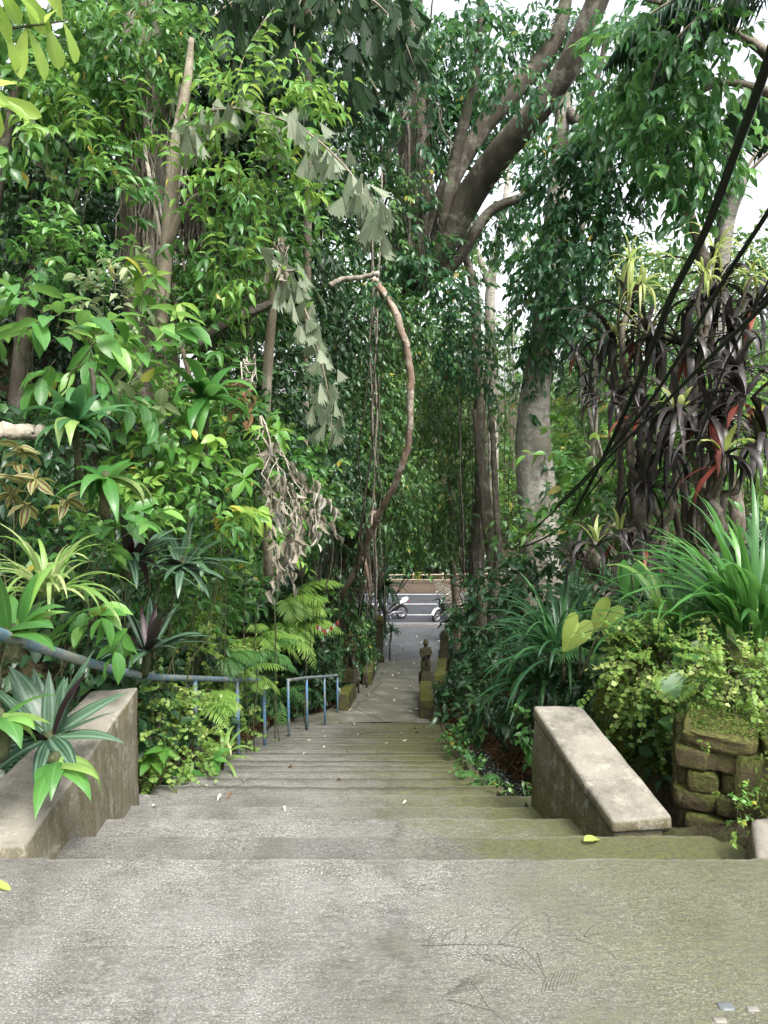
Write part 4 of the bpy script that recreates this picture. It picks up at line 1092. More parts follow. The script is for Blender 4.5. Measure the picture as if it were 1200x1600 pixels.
near_twig('lowest bright yellow-green twig dangling at the frame edge', [(-90, 120, 1.9), (-40, 140, 1.95), (-5, 150, 2.0)], 5, 72, 24, 1.95)

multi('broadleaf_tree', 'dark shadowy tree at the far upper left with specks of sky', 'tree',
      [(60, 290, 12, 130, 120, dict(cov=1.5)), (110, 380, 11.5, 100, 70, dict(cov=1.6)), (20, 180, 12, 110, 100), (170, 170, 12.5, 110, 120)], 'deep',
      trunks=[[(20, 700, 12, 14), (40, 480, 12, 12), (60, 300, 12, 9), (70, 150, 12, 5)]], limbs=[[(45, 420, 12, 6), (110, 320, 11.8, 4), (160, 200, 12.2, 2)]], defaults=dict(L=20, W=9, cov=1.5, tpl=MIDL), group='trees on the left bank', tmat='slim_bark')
multi('broadleaf_tree', 'blue-green tree with broad round leaves behind the bright corner twig', 'tree',
      [(60, 120, 9.5, 120, 70), (50, 215, 9, 80, 50), (20, 60, 9.5, 90, 80), (120, 30, 9.5, 80, 40)], 'mid',
      trunks=[[(-60, 800, 9.5, 16), (-40, 500, 9.5, 14), (0, 250, 9.5, 10), (40, 80, 9.5, 5)]], defaults=dict(L=34, W=17, cov=1.3, tpl=OV), group='trees on the left bank')
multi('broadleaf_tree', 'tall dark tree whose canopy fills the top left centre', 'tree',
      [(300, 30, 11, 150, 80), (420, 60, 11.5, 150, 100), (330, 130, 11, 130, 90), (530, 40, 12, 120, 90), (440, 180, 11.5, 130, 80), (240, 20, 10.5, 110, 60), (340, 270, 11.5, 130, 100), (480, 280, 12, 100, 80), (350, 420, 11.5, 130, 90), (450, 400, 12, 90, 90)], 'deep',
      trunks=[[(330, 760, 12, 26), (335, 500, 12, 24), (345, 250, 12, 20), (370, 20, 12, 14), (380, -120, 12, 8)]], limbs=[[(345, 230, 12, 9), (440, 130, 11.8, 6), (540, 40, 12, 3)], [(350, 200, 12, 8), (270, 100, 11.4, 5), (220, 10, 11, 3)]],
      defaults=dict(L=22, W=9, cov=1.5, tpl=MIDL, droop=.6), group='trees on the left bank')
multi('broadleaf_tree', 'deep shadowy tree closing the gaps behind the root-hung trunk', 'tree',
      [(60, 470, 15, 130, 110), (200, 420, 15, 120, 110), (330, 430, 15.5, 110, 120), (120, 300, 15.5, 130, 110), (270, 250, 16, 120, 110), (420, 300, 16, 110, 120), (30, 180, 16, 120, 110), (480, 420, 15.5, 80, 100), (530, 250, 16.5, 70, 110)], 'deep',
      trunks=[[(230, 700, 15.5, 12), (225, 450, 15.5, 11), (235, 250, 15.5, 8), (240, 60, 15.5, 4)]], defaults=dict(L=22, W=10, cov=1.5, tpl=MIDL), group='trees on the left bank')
# vine-wrapped trunk with hanging roots
t = multi('vine_wrapped_tree', 'dark trunk cloaked in pale hanging roots left of the tan palm stem', 'tree',
      [(200, 60, 9, 110, 70, dict(L=26, W=12)), (240, 140, 8.8, 60, 50, dict(L=24, W=12)), (160, 130, 8.6, 70, 50, dict(L=26, W=11))], 'mid',
      trunks=[[(240, 640, 9.2, 40), (232, 480, 9.2, 38), (228, 300, 9.2, 34), (230, 120, 9.2, 30), (235, -80, 9.2, 22)]], defaults=dict(L=24, W=11, cov=1.5, tpl=OV), tmat='slim_bark')
for i in range(46):
    x0 = 185 + 105 * rng.random(); y0 = 110 + 120 * rng.random(); d = 8.6 + .5 * rng.random(); x1 = x0 + rng.normal() * 22; y1 = y0 + 160 + 200 * rng.random()
    g = Geo(); q = wander(P(x0, y0, d), P(x1, y1, d - .15), 14, .10); tube(g, q, .006 + .008 * rng.random() ** 2, 5, .1); g.build('hanging_root', M['root' if rng.random() < .7 else 'rootdark'], t)
# fishtail palm: tan stem, fruit strings, fronds
t = multi('fishtail_palm', 'fishtail palm with a tan stem and a grey-green frond arching to the right', 'palm', [], 'pale',
      trunks=[[(250, 560, 7.6, 9), (256, 450, 7.6, 10), (264, 330, 7.6, 10), (276, 220, 7.6, 9), (292, 130, 7.6, 7), (300, 60, 7.6, 4)]], limbs=[[(262, 385, 7.6, 7), (278, 345, 7.5, 6), (300, 310, 7.4, 3), (330, 298, 7.3, 2)]], tmat='fishbark')
def fishfrond(t, pts, n, L, mat, W=None, seed=0, spread=1.0):
    c = np.array([P(*q) for q in pts]); sp = spline(c, 8); d = pts[0][2]; s = d / 1200.
    g = Geo(); tube(g, sp, taper(.014, .004, len(sp)), 6); g.build('rachis', M['fishbark'], t)
    N = len(sp); tt = np.linspace(.08, 1, n); i_ = np.minimum((tt * (N - 1)).astype(int), N - 1)
    tan = unit(np.gradient(sp, axis=0))[i_]; side = unit(np.cross(tan, np.array([0, 1., .2])))
    g = Geo()
    for rep in range(3):
        sg = np.where(rng.random(n) < .5, 1, -1)[:, None]
        p = sp[i_] + rng.normal(size=(n, 3)) * np.array([.09, .12, .07]) * spread
        dv = side * sg * .35 + tan * .35 + np.array([0, -.1, -.85]) + rng.normal(size=(n, 3)) * .28
        nr = np.array([.1, -.75, .55]) + rng.normal(size=(n, 3)) * .45
        place(g, FAN if rep % 2 else FAN2, p, dv, nr, L * s * (.7 + .6 * rng.random(n)), L * s * (.7 + .5 * rng.random(n)))
        k = np.zeros((0, 3))
    g.build('foliage', M[mat], t)
fishfrond(t, [(296, 180, 7.4), (370, 170, 7.0), (460, 195, 6.8), (530, 250, 6.6), (575, 310, 6.5), (590, 345, 6.5)], 30, 34, 'pale')
fishfrond(t, [(280, 170, 7.5), (292, 185, 7.2), (300, 205, 7.0)], 3, 46, 'pale')
g = Geo()
for i in range(60):
    p = P(285 + 28 * rng.random(), 290 + 12 * rng.random(), 7.6); q = p + np.array([rng.normal() * .03, rng.normal() * .05, -.3 - .35 * rng.random()])
    tube(g, wander(p, q, 8, .02), .007, 4, .25)
g.build('fruit_string', M['rootdark'], t)
t = multi('fishtail_palm', 'second fishtail palm with silvery leaves hanging in front of the dark centre', 'palm', [], 'pale', trunks=[[(420, 900, 7.6, 8), (415, 650, 7.8, 8), (425, 480, 7.6, 7), (440, 370, 7.4, 5)]], tmat='fishbark')
fishfrond(t, [(420, 395, 7.0), (450, 430, 6.9), (475, 480, 6.8), (495, 540, 6.8), (512, 610, 6.8), (520, 680, 6.9)], 24, 33, 'pale', spread=.7)
fishfrond(t, [(425, 400, 7.0), (435, 420, 6.8), (445, 440, 6.8)], 3, 44, 'pale')
t = multi('fishtail_palm', 'dark fishtail palm canopy crossing the top of the picture', 'palm', [], 'fishdark', trunks=[[(470, 900, 12, 6), (478, 500, 11.5, 6), (482, 150, 10.5, 6), (480, -60, 10, 6)]], tmat='fishbark')
for a in ([(480, -40, 10), (430, 10, 9.6), (390, 70, 9.2), (370, 120, 9)], [(490, -40, 10), (530, 20, 9.5), (560, 90, 9.2), (600, 160, 9)], [(500, -50, 10), (570, -10, 9.5), (620, 40, 9.2), (650, 110, 9)], [(480, -30, 10), (460, 40, 9.5), (470, 110, 9.2), (500, 170, 9)], [(470, -50, 10), (400, -20, 9.5), (340, 20, 9.2), (310, 60, 9)]):
    fishfrond(t, a, 22, 36, 'fishdark', spread=1.8)

S = shrub
S('climber', 'bright climber with paired leaves high on the left trunk', 'climber', 150, 210, 8, 80, 55, 27, 11, 'bright', 'pin', 9, 1.0, tpl=OVD, tl=3.4, base=(120, 640, 8.6))
S('climber', 'fresh leafy climber spilling below the corner twig tips', 'climber', 140, 60, 8.2, 90, 50, 26, 12, 'mid', 'pin', 9, .9, tpl=OVD, tl=3.2, base=(60, 560, 8.8))
S('climber', 'pinnate climber hanging beside the dark sky gap at upper left', 'climber', 150, 330, 7.8, 60, 70, 28, 11, 'mid', 'pin', 9, .9, tpl=OVD, tl=3.2, base=(150, 640, 8.4))
S('climber', 'leafy climber over the top of the root-hung trunk', 'climber', 250, 60, 8.2, 70, 60, 24, 11, 'mid', 'alt', 6, .9, tpl=OVD, base=(280, 520, 8.8))
S('leafy_tree', 'slim tree with glowing lime foliage draped above the silver fronds', 'tree', 410, 165, 7.3, 110, 45, 25, 11, 'bright', 'pin', 9, 1.3, tpl=OVD, tl=3.4, base=(350, 760, 8.2), stems=6)
S('leafy_tree', 'slim tree with lime paired leaves under the arching silver frond', 'tree', 385, 270, 7.2, 95, 40, 24, 11, 'bright', 'pin', 9, .95, tpl=OVD, tl=3.4, base=(370, 780, 8.0), stems=6)
S('climber', 'lime pinnate sprays right of the forked palm stem', 'climber', 340, 355, 7.0, 60, 60, 26, 11, 'mid', 'pin', 7, .75, tpl=OVD, tl=3, base=(330, 800, 7.8))
S('shrub', 'shaded mid green shrub behind the lime sprays', 'shrub', 430, 330, 8.4, 90, 70, 24, 10, 'mid', 'alt', 6, 1.5, tpl=OV, base=(420, 820, 9))
S('climber', 'dim climber covering the trunk below the hanging roots', 'climber', 300, 470, 8.0, 70, 60, 22, 9, 'mid', 'alt', 6, 1.3, base=(290, 760, 8.4))
S('climber', 'grey-green creeper hanging off the pale root curtain', 'climber', 190, 465, 6.6, 55, 50, 26, 12, 'lace', 'alt', 6, .9, tpl=OV, base=(170, 700, 7))
S('shrub', 'dark shrub under the speckled sky gap at the left edge', 'shrub', 60, 400, 7.2, 110, 55, 26, 13, 'mid', 'alt', 6, 1.5, base=(40, 640, 7.6))
S('broadleaf_shrub', 'big-leaved bright shrub at the left edge above the broken white branch', 'shrub', 90, 520, 4.7, 130, 62, 60, 27, 'broad', 'alt', 6, 1.5, tpl=OVW, tl=1.4, droop=.3, jit=.35, base=(70, 690, 5))
S('broadleaf_shrub', 'big-leaved bright shrub reaching towards the hanging roots', 'shrub', 215, 545, 5.2, 70, 50, 56, 25, 'broad', 'alt', 6, 1.2, tpl=OVW, tl=1.4, droop=.45, jit=.35, base=(190, 720, 5.5))
S('sapling', 'sapling with upright shiny leaves in front of the palm foot', 'sapling', 250, 430, 6.3, 40, 35, 40, 18, 'bright', 'whorl', 5, 1.1, tpl=OVW, tl=1, base=(255, 640, 6.6), stems=4)
S('climber', 'lime sprays drooping left of the silver hanging leaves', 'climber', 375, 430, 6.9, 45, 45, 28, 11, 'bright', 'pin', 7, .9, tpl=OVD, tl=2.6, base=(370, 760, 7.6))
S('shrub', 'deep green fine-leaved shrub left of the silver hanging leaves', 'shrub', 400, 560, 8.6, 95, 85, 22, 9, 'deep', 'alt', 6, 1.8, base=(400, 860, 9))
S('shrub', 'mid green leafy shrub in the middle of the left bank', 'shrub', 320, 560, 7, 60, 50, 30, 12, 'mid', 'alt', 6, 1.3, tpl=OV, base=(310, 760, 7.3))
S('lace_leaf_plant', 'pale plant with insect-netted lacy leaves amid the bright shrubs', 'plant', 235, 625, 5.3, 48, 45, 46, 28, 'lace', 'whorl', 4, 1.1, tpl=OVW, tl=1, base=(240, 740, 5.5), stems=4)
S('broadleaf_shrub', 'rich green broad-leaved shrub just above the dark rosette', 'shrub', 160, 600, 5, 70, 50, 44, 20, 'broad', 'alt', 6, 1.3, tpl=OVW, base=(160, 740, 5.3))
rosette('dracaena', 'dark green dracaena with wide drooping leaves right of the broken white branch', 'dracaena', 115, 660, 4.1, 24, 92, 21, 'strapdark', (-25, 80), 95, lance=True, extra=(('straplight', 3, (10, 30), 130, 1.0),), stemto=(120, 740, 4.4), power=1.1)
rosette('dracaena', 'dracaena with light wavy leaves in mid bank beside dry twigs', 'dracaena', 320, 620, 5.6, 20, 90, 24, 'strap', (-30, 80), 110, lance=True, extra=(('straplight', 4, (10, 40), 120, 1.0),), stemto=(318, 720, 5.9), power=1.1)
rosette('dracaena', 'low dracaena with long hanging leaves above the lily clump', 'dracaena', 165, 745, 3.9, 14, 90, 24, 'strap', (-50, 40), 80, lance=True, twist=.3, extra=(('straplight', 3, (-20, 20), 90, 1.1),), stemto=(165, 790, 4.1), power=1.1)
S('climber', 'heart-leaved bright creeper mat in mid bank', 'climber', 270, 720, 5.5, 85, 60, 32, 18, 'bright', 'alt', 6, 1.5, tpl=OVW, droop=.5, tl=1.3)
S('climber', 'bright creeper mat below the second dracaena', 'climber', 225, 670, 5.3, 60, 45, 30, 16, 'mid', 'alt', 6, 1.4, tpl=OVW, droop=.5)
S('palmate_shrub', 'light green shrub with spreading hand-like leaf whorls near the dry hanging leaves', 'shrub', 365, 765, 5.6, 62, 58, 46, 20, 'bright', 'whorl', 6, .8, tpl=OVW, droop=.25, tl=.8, jit=.3, base=(350, 860, 6))
S('shrub', 'shrub with rounded pale leaflets beside the dry hanging leaves', 'shrub', 410, 700, 6.2, 48, 40, 30, 16, 'bright', 'whorl', 6, .9, tpl=OV, tl=1, base=(400, 840, 6.6))
S('shrub', 'deep shaded shrub behind the hand-leaved shrub', 'shrub', 360, 700, 7.2, 90, 85, 26, 11, 'deep', 'alt', 6, 1.8, base=(360, 860, 7.6))
S('shrub', 'deep green shrub under the silver hanging leaves', 'shrub', 450, 640, 9.4, 75, 95, 20, 9, 'deep', 'alt', 6, 1.7, base=(440, 900, 9.8))
S('shrub', 'mid green shrub between the rosettes and the striped plants', 'shrub', 290, 810, 5.4, 80, 50, 30, 14, 'mid', 'alt', 6, 1.4, tpl=OV)
S('broadleaf_shrub', 'glossy oval-leaved shrub left of the striped dark plant', 'shrub', 145, 830, 4.3, 62, 48, 46, 21, 'broad', 'alt', 6, 1.2, tpl=OVW, droop=.45)
S('broadleaf_shrub', 'glossy-leaved shrub leaning over the pipe handrail', 'shrub', 150, 950, 3.9, 75, 50, 52, 24, 'broad', 'alt', 6, 1.3, tpl=OVW, droop=.35, tl=1.2)
S('coleus', 'mottled cream and maroon coleus patch under the broken white branch', 'coleus', 30, 765, 3.8, 48, 48, 38, 18, 'coleus', 'whorl', 5, 1.3, tpl=OVW, tl=.9)
S('shrub', 'dark undershrub in the hollow behind the coleus', 'shrub', 40, 690, 4.6, 80, 60, 34, 16, 'deep', 'alt', 6, 1.5)
rosette('lily_clump', 'yellow-green lily clump arching above the bend of the handrail', 'lily', 75, 930, 3.5, 55, 125, 12, 'straplight', (15, 85), 105, stemto=(75, 960, 3.5))
rosette('broad_lily', 'wide pale-leaved plant standing against the frame edge by the handrail', 'plant', 18, 985, 3.0, 9, 115, 40, 'broad', (15, 88), 60, stemto=(18, 1010, 3.0), lance=True, az=(-120, 120))
rosette('rhoeo', 'striped dark plant with a purple heart above the handrail', 'rhoeo', 232, 1015, 4.6, 26, 105, 20, 'rhoeo', (-10, 80), 45, lance=True, extra=(('maroon', 4, (30, 85), 30, .7),), stemto=(225, 1040, 4.7), power=1.2)
rosette('rhoeo', 'striped dark plant leaning out of mid bank beside a maroon leaf', 'rhoeo', 205, 870, 4.5, 22, 105, 20, 'rhoeo', (-25, 60), 55, extra=(('maroon', 3, (20, 60), 40, .7),), stemto=(195, 890, 4.6), az=(-100, 100), power=1.2)
rosette('rhoeo', 'cluster of striped dark blades right of the oval-leaved shrub', 'rhoeo', 285, 880, 5.3, 24, 95, 20, 'rhoeo', (-25, 70), 55, stemto=(275, 900, 5.4), power=1.2)
rosette('rhoeo', 'striped dark plant with purple heart sitting in the bed on the left parapet', 'rhoeo', 75, 1150, 3.0, 26, 130, 30, 'rhoeo', (5, 85), 35, lance=True, extra=(('maroon', 3, (20, 80), 40, .45),), stemto=(75, 1180, 3.0))
rosette('cordyline', 'green drooping plant hanging over the face of the left parapet', 'cordyline', 85, 1190, 2.8, 5, 95, 34, 'broad', (-40, 15), 90, lance=True, extra=(('straplight', 2, (-10, 20), 100, 1.0),), stemto=(80, 1200, 2.85), az=(-100, 30), power=1.3)
rosette('broad_lily', 'yellowish broad leaves drooping at the frame edge on the parapet bed', 'plant', -5, 1120, 2.7, 7, 85, 38, 'broad', (-45, 35), 80, lance=True, extra=(('straplight', 2, (-20, 10), 80, .9),), stemto=(-5, 1160, 2.7), az=(-80, 80), power=1.3)
S('shrub', 'deep shrub behind the striped plants and above the ferns', 'shrub', 360, 890, 6.8, 95, 60, 28, 12, 'deep', 'alt', 6, 1.7)
S('shrub', 'mid green shrub just left of the bright fern fronds', 'shrub', 385, 940, 7.2, 60, 50, 28, 12, 'mid', 'alt', 6, 1.4, tpl=OV)
S('shrub', 'leafy shrub overhanging the middle of the handrail', 'shrub', 300, 960, 6.0, 62, 48, 30, 13, 'mid', 'alt', 6, 1.4, tpl=OV)
S('shrub', 'net-leaved shrub with yellow-flecked young leaves above the handrail', 'shrub', 330, 905, 5.8, 40, 36, 32, 14, 'bright', 'alt', 5, .9, tpl=OV)
S('shrub', 'bright shrub with small crowded leaves right of the coleus', 'shrub', 215, 770, 5.2, 55, 45, 26, 13, 'bright', 'alt', 7, 1.4, tpl=OV)
S('shrub', 'light leafy shrub above the middle striped plant', 'shrub', 300, 850, 5.6, 60, 42, 26, 12, 'bright', 'alt', 7, 1.2, tpl=OV)
S('shrub', 'mid green shrub filling the slope left of the light fern', 'shrub', 335, 930, 6.2, 60, 50, 24, 11, 'mid', 'alt', 7, 1.5, tpl=OV)
S('shrub', 'shaded small-leaved shrub under the palm-like dracaena in mid bank', 'shrub', 380, 670, 6.6, 60, 55, 22, 10, 'mid', 'alt', 7, 1.5, tpl=OV)
S('shrub', 'fine-leaved mid green shrub below the bleached branch', 'shrub', 425, 860, 8, 55, 55, 18, 8, 'mid', 'alt', 7, 1.6)
S('shrub', 'yellowish fine-leaved shrub between the netted plant and the dracaena', 'shrub', 285, 640, 5.8, 45, 45, 22, 10, 'bright', 'alt', 7, 1.1, tpl=OV)
S('shrub', 'dim fine-leaved shrub above the mossy log', 'shrub', 340, 460, 8.2, 80, 60, 18, 8, 'mid', 'alt', 7, 1.5, base=(340, 780, 8.6))
for (px, py, d, rx, ry, L, mt, lab) in (
    (455, 720, 8.6, 50, 55, 20, 'mid', 'leafy bush directly behind the bleached hanging leaves'),
    (500, 800, 11, 50, 60, 17, 'curtain', 'small-leaved bush between the bleached leaves and the woody vine'),
    (470, 950, 10.8, 45, 50, 18, 'mid', 'small bush right of the large bright fern'),
    (330, 730, 6.6, 55, 50, 22, 'mid', 'bush left of the hand-leaved shrub'),
    (250, 820, 5.8, 55, 45, 24, 'broad', 'glossy bush just above the cluster of striped blades'),
    (180, 790, 4.9, 55, 45, 28, 'bright', 'bright bush over the low dracaena'),
    (260, 940, 5.6, 50, 40, 24, 'mid', 'bush between two striped plants above the handrail'),
    (410, 820, 7.2, 50, 45, 20, 'bright', 'bright small-leaved bush under the hand-leaved shrub'),
    (350, 620, 7.4, 55, 50, 20, 'mid', 'bush behind the wavy-leaved dracaena'),
    (100, 860, 4.4, 60, 40, 30, 'mid', 'bush behind the yellow-green lily clump'),
    (540, 720, 14, 45, 80, 14, 'curtain', 'thick-leaved bush in front of the leaning lower fig trunk'),
    (420, 480, 8.6, 55, 50, 19, 'mid', 'bush behind the upper silver leaves')):
    S('leafy_bush', lab, 'bush', px, py, d, rx, ry, L / .7 * .8, L * .5 / .7 * .8, mt, 'alt', 7, 1.6, tpl=OV, group='leafy bushes on the left bank', base=None if py > 650 else (px, py + 260, d + .5))
# maidenhair and ferns along the rail
def maiden(label, px, py, d, rx, ry, mat='maiden', L=10, cov=1.8, group='maidenhair ferns', base=None, hang=.5):
    return shrub('maidenhair_fern', label, 'fern', px, py, d, rx, ry, L * 1.1, L * 1.25, mat, 'pin', 15, cov * 1.5, tpl=FANR, droop=.25, tl=7.5, stems=9, sr=.003, hang=hang, jit=.6, smat='rootdark', group=group, base=base, shell=1.8)
maiden('green maidenhair fern right behind the end of the left parapet', 252, 1095, 4.9, 48, 60, 'maiden', cov=1.8)
maiden('green maidenhair fern between the first two blue posts', 330, 1120, 5.7, 48, 52, 'maiden')
maiden('lime maidenhair fern hanging above the handrail by the striped plant', 310, 1010, 5.3, 50, 45, 'maiden')
maiden('shaded maidenhair fern behind the third blue post', 400, 1080, 7.4, 45, 50, 'maidend', 8)
fern('large light green fern with broad fronds in front of the dark bank', 440, 945, 8.4, 6, 100, 62, 'fern', (-70, 30), (20, 50), 75, 20, .2)
fern('light green fern stacked directly under the large bright fern', 435, 985, 8.2, 6, 95, 50, 'fern', (-75, 25), (0, 40), 70, 20, .2)
fern('smaller light fern above the middle of the handrail', 350, 1025, 6.5, 5, 85, 42, 'fernmid', (-80, 20), (10, 40), 70, 18, .2)
fern('light fern fronds arching over the second blue post', 310, 1095, 4.9, 5, 100, 52, 'fern', (-60, 20), (15, 45), 65, 20, .2)
fern('mid green fern tucked behind the handrail end', 395, 1035, 7.0, 7, 85, 42, 'fernmid', (-120, 30), (10, 60), 80, 18, .2)
fern('bright fern spilling over the bank between the large fern and the handrail', 400, 1000, 7.6, 8, 95, 44, 'fern', (-120, 30), (0, 55), 75, 18, .2)
fern('bright fern low on the bank above the third blue post', 370, 1060, 6.8, 7, 80, 40, 'fern', (-110, 30), (5, 55), 75, 18, .2)
fern('dark small fern low on the bank by the short handrail', 430, 1090, 8.6, 8, 70, 32, 'fernmid', (-150, 40), (5, 60), 90, 16, .2)
fern('shaded fern on the dim bank under the dry leaves', 400, 880, 7.4, 8, 75, 32, 'fernmid', (-120, 40), (-5, 55), 90, 16, .2)
rosette('spider_plant', 'spider plant with pale arching blades at the edge of the steps', 'spider plant', 350, 1185, 5.6, 26, 60, 8, 'straplight', (15, 80), 120, stemto=(348, 1205, 5.6))
S('syngonium', 'arrow-leaved plant at the foot of the parapet end', 'plant', 262, 1205, 4.75, 45, 34, 38, 19, 'bright', 'whorl', 4, 1.6, tpl=HEART, tl=.7, droop=.15, jit=.3, stems=6, sr=.005)
S('broadleaf_shrub', 'glossy low plant sprawling on the step edge beyond the parapet', 'plant', 290, 1160, 5.2, 42, 34, 40, 18, 'broad', 'whorl', 5, 1.2, tpl=OVW, tl=.8, jit=.3, stems=5, sr=.006)
S('shrub', 'dark low shrub behind the short blue handrail', 'shrub', 455, 1085, 10.5, 45, 40, 20, 9, 'deep', 'alt', 6, 1.7)
S('shrub', 'dark shrub covering the bank above the short blue handrail', 'shrub', 470, 1030, 11.6, 60, 48, 18, 8, 'deep', 'alt', 6, 1.8)
# dry hanging leaves
def dead(label, px, py, d, rx, ry, L, W, n, mat='dead', base=None, cat='dead leaves'):
    return shrub('dead_branch', label, cat, px, py, d, rx, ry, L, W, mat, 'alt', 7, n, tpl=CURL, droop=.9, tl=1.6, hang=1.2, out=.3, stems=4, smat='palewood', sr=.008, base=base, group='dry dead branches', jit=.8)
dead('long bleached branch of dry curled leaves hanging in mid bank', 432, 780, 6.0, 28, 105, 36, 8, .42, base=(405, 650, 6.3))
dead('bleached dry leaf tuft reaching right towards the dark centre', 478, 790, 6.1, 40, 48, 32, 8, .5, base=(420, 690, 6.4))
dead('small dry leaf tuft at the bottom of the bleached branch', 455, 880, 7, 12, 25, 28, 9, .8, base=(440, 800, 6.9))
dead('brown withered leaf tuft below the lime sprays', 440, 420, 7.0, 20, 32, 30, 12, .8, 'dead', base=(430, 380, 7.1))
dead('brown rusty dead leaves above the dracaena in mid bank', 395, 605, 6.1, 10, 36, 30, 9, .35, 'brown', base=(385, 570, 6.2))
maiden('lime maidenhair fern at the foot of the first blue post', 300, 1165, 5.3, 36, 36, 'maiden', 10, 1.7)
maiden('lime maidenhair fern pressed against the parapet end', 238, 1150, 4.7, 26, 48, 'maiden', 10, 1.7)
S('broadleaf_shrub', 'glossy fresh-leaved plant in the corner between parapet end and steps', 'plant', 240, 1215, 4.5, 34, 32, 40, 18, 'bright', 'whorl', 6, 1.3, tpl=OVW, tl=.8, jit=.3, stems=5, sr=.005)
# broken branches and poles
def branch(label, ctrl, r0, r1, mat, name='broken_branch', cat='branch', sides=10, forks=(), group=None):
    c = np.array([P(*q) for q in ctrl]); sp = spline(c, 8); sp[1:-1] += rng.normal(size=(len(sp) - 2, 3)) * r0 * .10
    t = thing(name, label, cat, sp[-1] if sp[-1][2] < sp[0][2] else sp[0], group)
    g = Geo(); tube(g, sp, taper(r0, r1, len(sp)), sides, .08); g.build('stem', M[mat], t)
    for f in forks:
        c = np.array([P(*q) for q in f]); sf = spline(c, 6); g = Geo(); tube(g, sf, taper(r1 * .9 + r0 * .2, r1 * .4, len(sf)), 7, .08); g.build('fork', M[mat], t)
    return t
branch('broken white-ended branch jutting in at the left edge', [(-90, 680, 3.9), (-20, 675, 4.0), (40, 676, 4.1), (66, 678, 4.15)], .045, .038, 'palewood')
branch('short pale dead branch stub near the top of the red-brown vine', [(515, 446, 9), (535, 436, 9), (560, 434, 8.9), (592, 426, 8.8)], .035, .028, 'palewood')
branch('straight pale pole leaning among the hanging roots', [(225, 225, 8.1), (240, 310, 8.1), (256, 395, 8.1)], .018, .018, 'palewood', 'pole', 'pole')
branch('dark bare stick standing before the big-leaved shrub', [(143, 575, 4.5), (147, 610, 4.5), (144, 660, 4.5)], .014, .012, 'rootdark', 'dead_stick', 'stick')
branch('thin leaning brown sapling stem in mid bank', [(285, 545, 6.4), (298, 600, 6.4), (305, 680, 6.5)], .018, .02, 'twig', 'bare_stem', 'stem')
branch('mossy dark log lying across mid bank behind the bright creepers', [(240, 545, 7.2), (300, 540, 7.3), (360, 500, 7.4), (430, 470, 7.6)], .05, .035, 'banyan', 'fallen_log', 'log')
branch('long flaky red-brown vine trunk looping down in front of the centre', [(582, 436, 9.7), (600, 458, 9.5), (616, 484, 9.4), (628, 520, 9.4), (638, 560, 9.5), (641, 620, 9.6), (638, 690, 9.8), (618, 755, 10.1), (588, 812, 10.6), (566, 868, 11.2), (534, 932, 12)], .046, .038, 'redvine', 'woody_vine', 'vine', 12, forks=([(590, 815, 10.6), (583, 800, 10.5), (580, 822, 10.5)], [(566, 868, 11.2), (574, 900, 11.3), (578, 935, 11.6)]))
# ================================================================== CENTRE
ban = multi('fig_tree', 'huge old fig tree with a forked lichened trunk and hanging roots over the path', 'tree',
    [(720, 40, 16, 70, 55), (792, 118, 14.5, 50, 45), (840, 50, 18.5, 60, 40),  (700, 110, 18.6, 60, 60), (880, 200, 18, 50, 45), (760, 180, 19, 50, 40, dict(cov=.8)), (640, 60, 15, 70, 60, dict(cov=1)), (590, 150, 15.5, 60, 60, dict(cov=1.)), (740, 120, 19, 90, 90), (650, 180, 19.5, 80, 90), (600, 260, 19.5, 60, 70, dict(cov=.9)), (810, 330, 19, 60, 50, dict(cov=.8)), (620, 420, 16, 60, 40, dict(cov=1.)), (690, 440, 16.4, 55, 35), (645, 370, 16.6, 50, 55, dict(cov=1.1)), (640, 230, 16.4, 40, 70, dict(cov=.7)), (700, 200, 19, 60, 60), (760, 330, 19, 60, 50),
     (900, 60, 18.5, 70, 60), (880, 290, 14, 70, 60), (910, 400, 13.5, 80, 90, dict(cov=1.9)), (860, 420, 14, 55, 60), (950, 330, 13.5, 55, 50), (870, 250, 14, 60, 45), (900, 500, 14, 60, 40), (980, 250, 13, 70, 60)], 'ficus',
    trunks=[[(528, 1010, 18, 34), (540, 860, 18, 32), (562, 720, 18, 30), (586, 600, 18, 29), (612, 500, 18, 32), (638, 410, 18, 36), (650, 320, 18, 30), (652, 200, 18, 21), (645, 80, 18, 18), (640, -80, 18, 18)]],
    limbs=[[(645, 440, 17.6, 25), (690, 374, 17.2, 23), (740, 302, 16.8, 22), (795, 235, 16.2, 21), (850, 162, 15.6, 20), (900, 84, 15.0, 18), (950, -40, 14.6, 15)],
           [(672, 380, 17.8, 15), (705, 275, 17.9, 14), (748, 205, 18, 13), (800, 150, 18, 15), (870, 60, 18, 11), (890, -20, 18, 8)],
           [(670, 420, 17.2, 9), (700, 310, 16.8, 10), (722, 200, 16.6, 8), (745, 90, 16.5, 6), (755, -40, 16.5, 4)],
           [(650, 455, 17.6, 12), (710, 410, 17.5, 10), (770, 330, 17.5, 8), (830, 300, 17.5, 6)],
           [(825, 300, 15.5, 6), (880, 240, 15, 5), (930, 130, 14.6, 4), (950, 40, 14.5, 3)], [(860, 140, 16.6, 10), (930, 230, 15, 6), (910, 330, 14, 4)]],
    defaults=dict(L=19, W=9, k=7, cov=1.35, tpl=MIDL, droop=.6, hang=.5, tl=2.0), tmat='banyan')
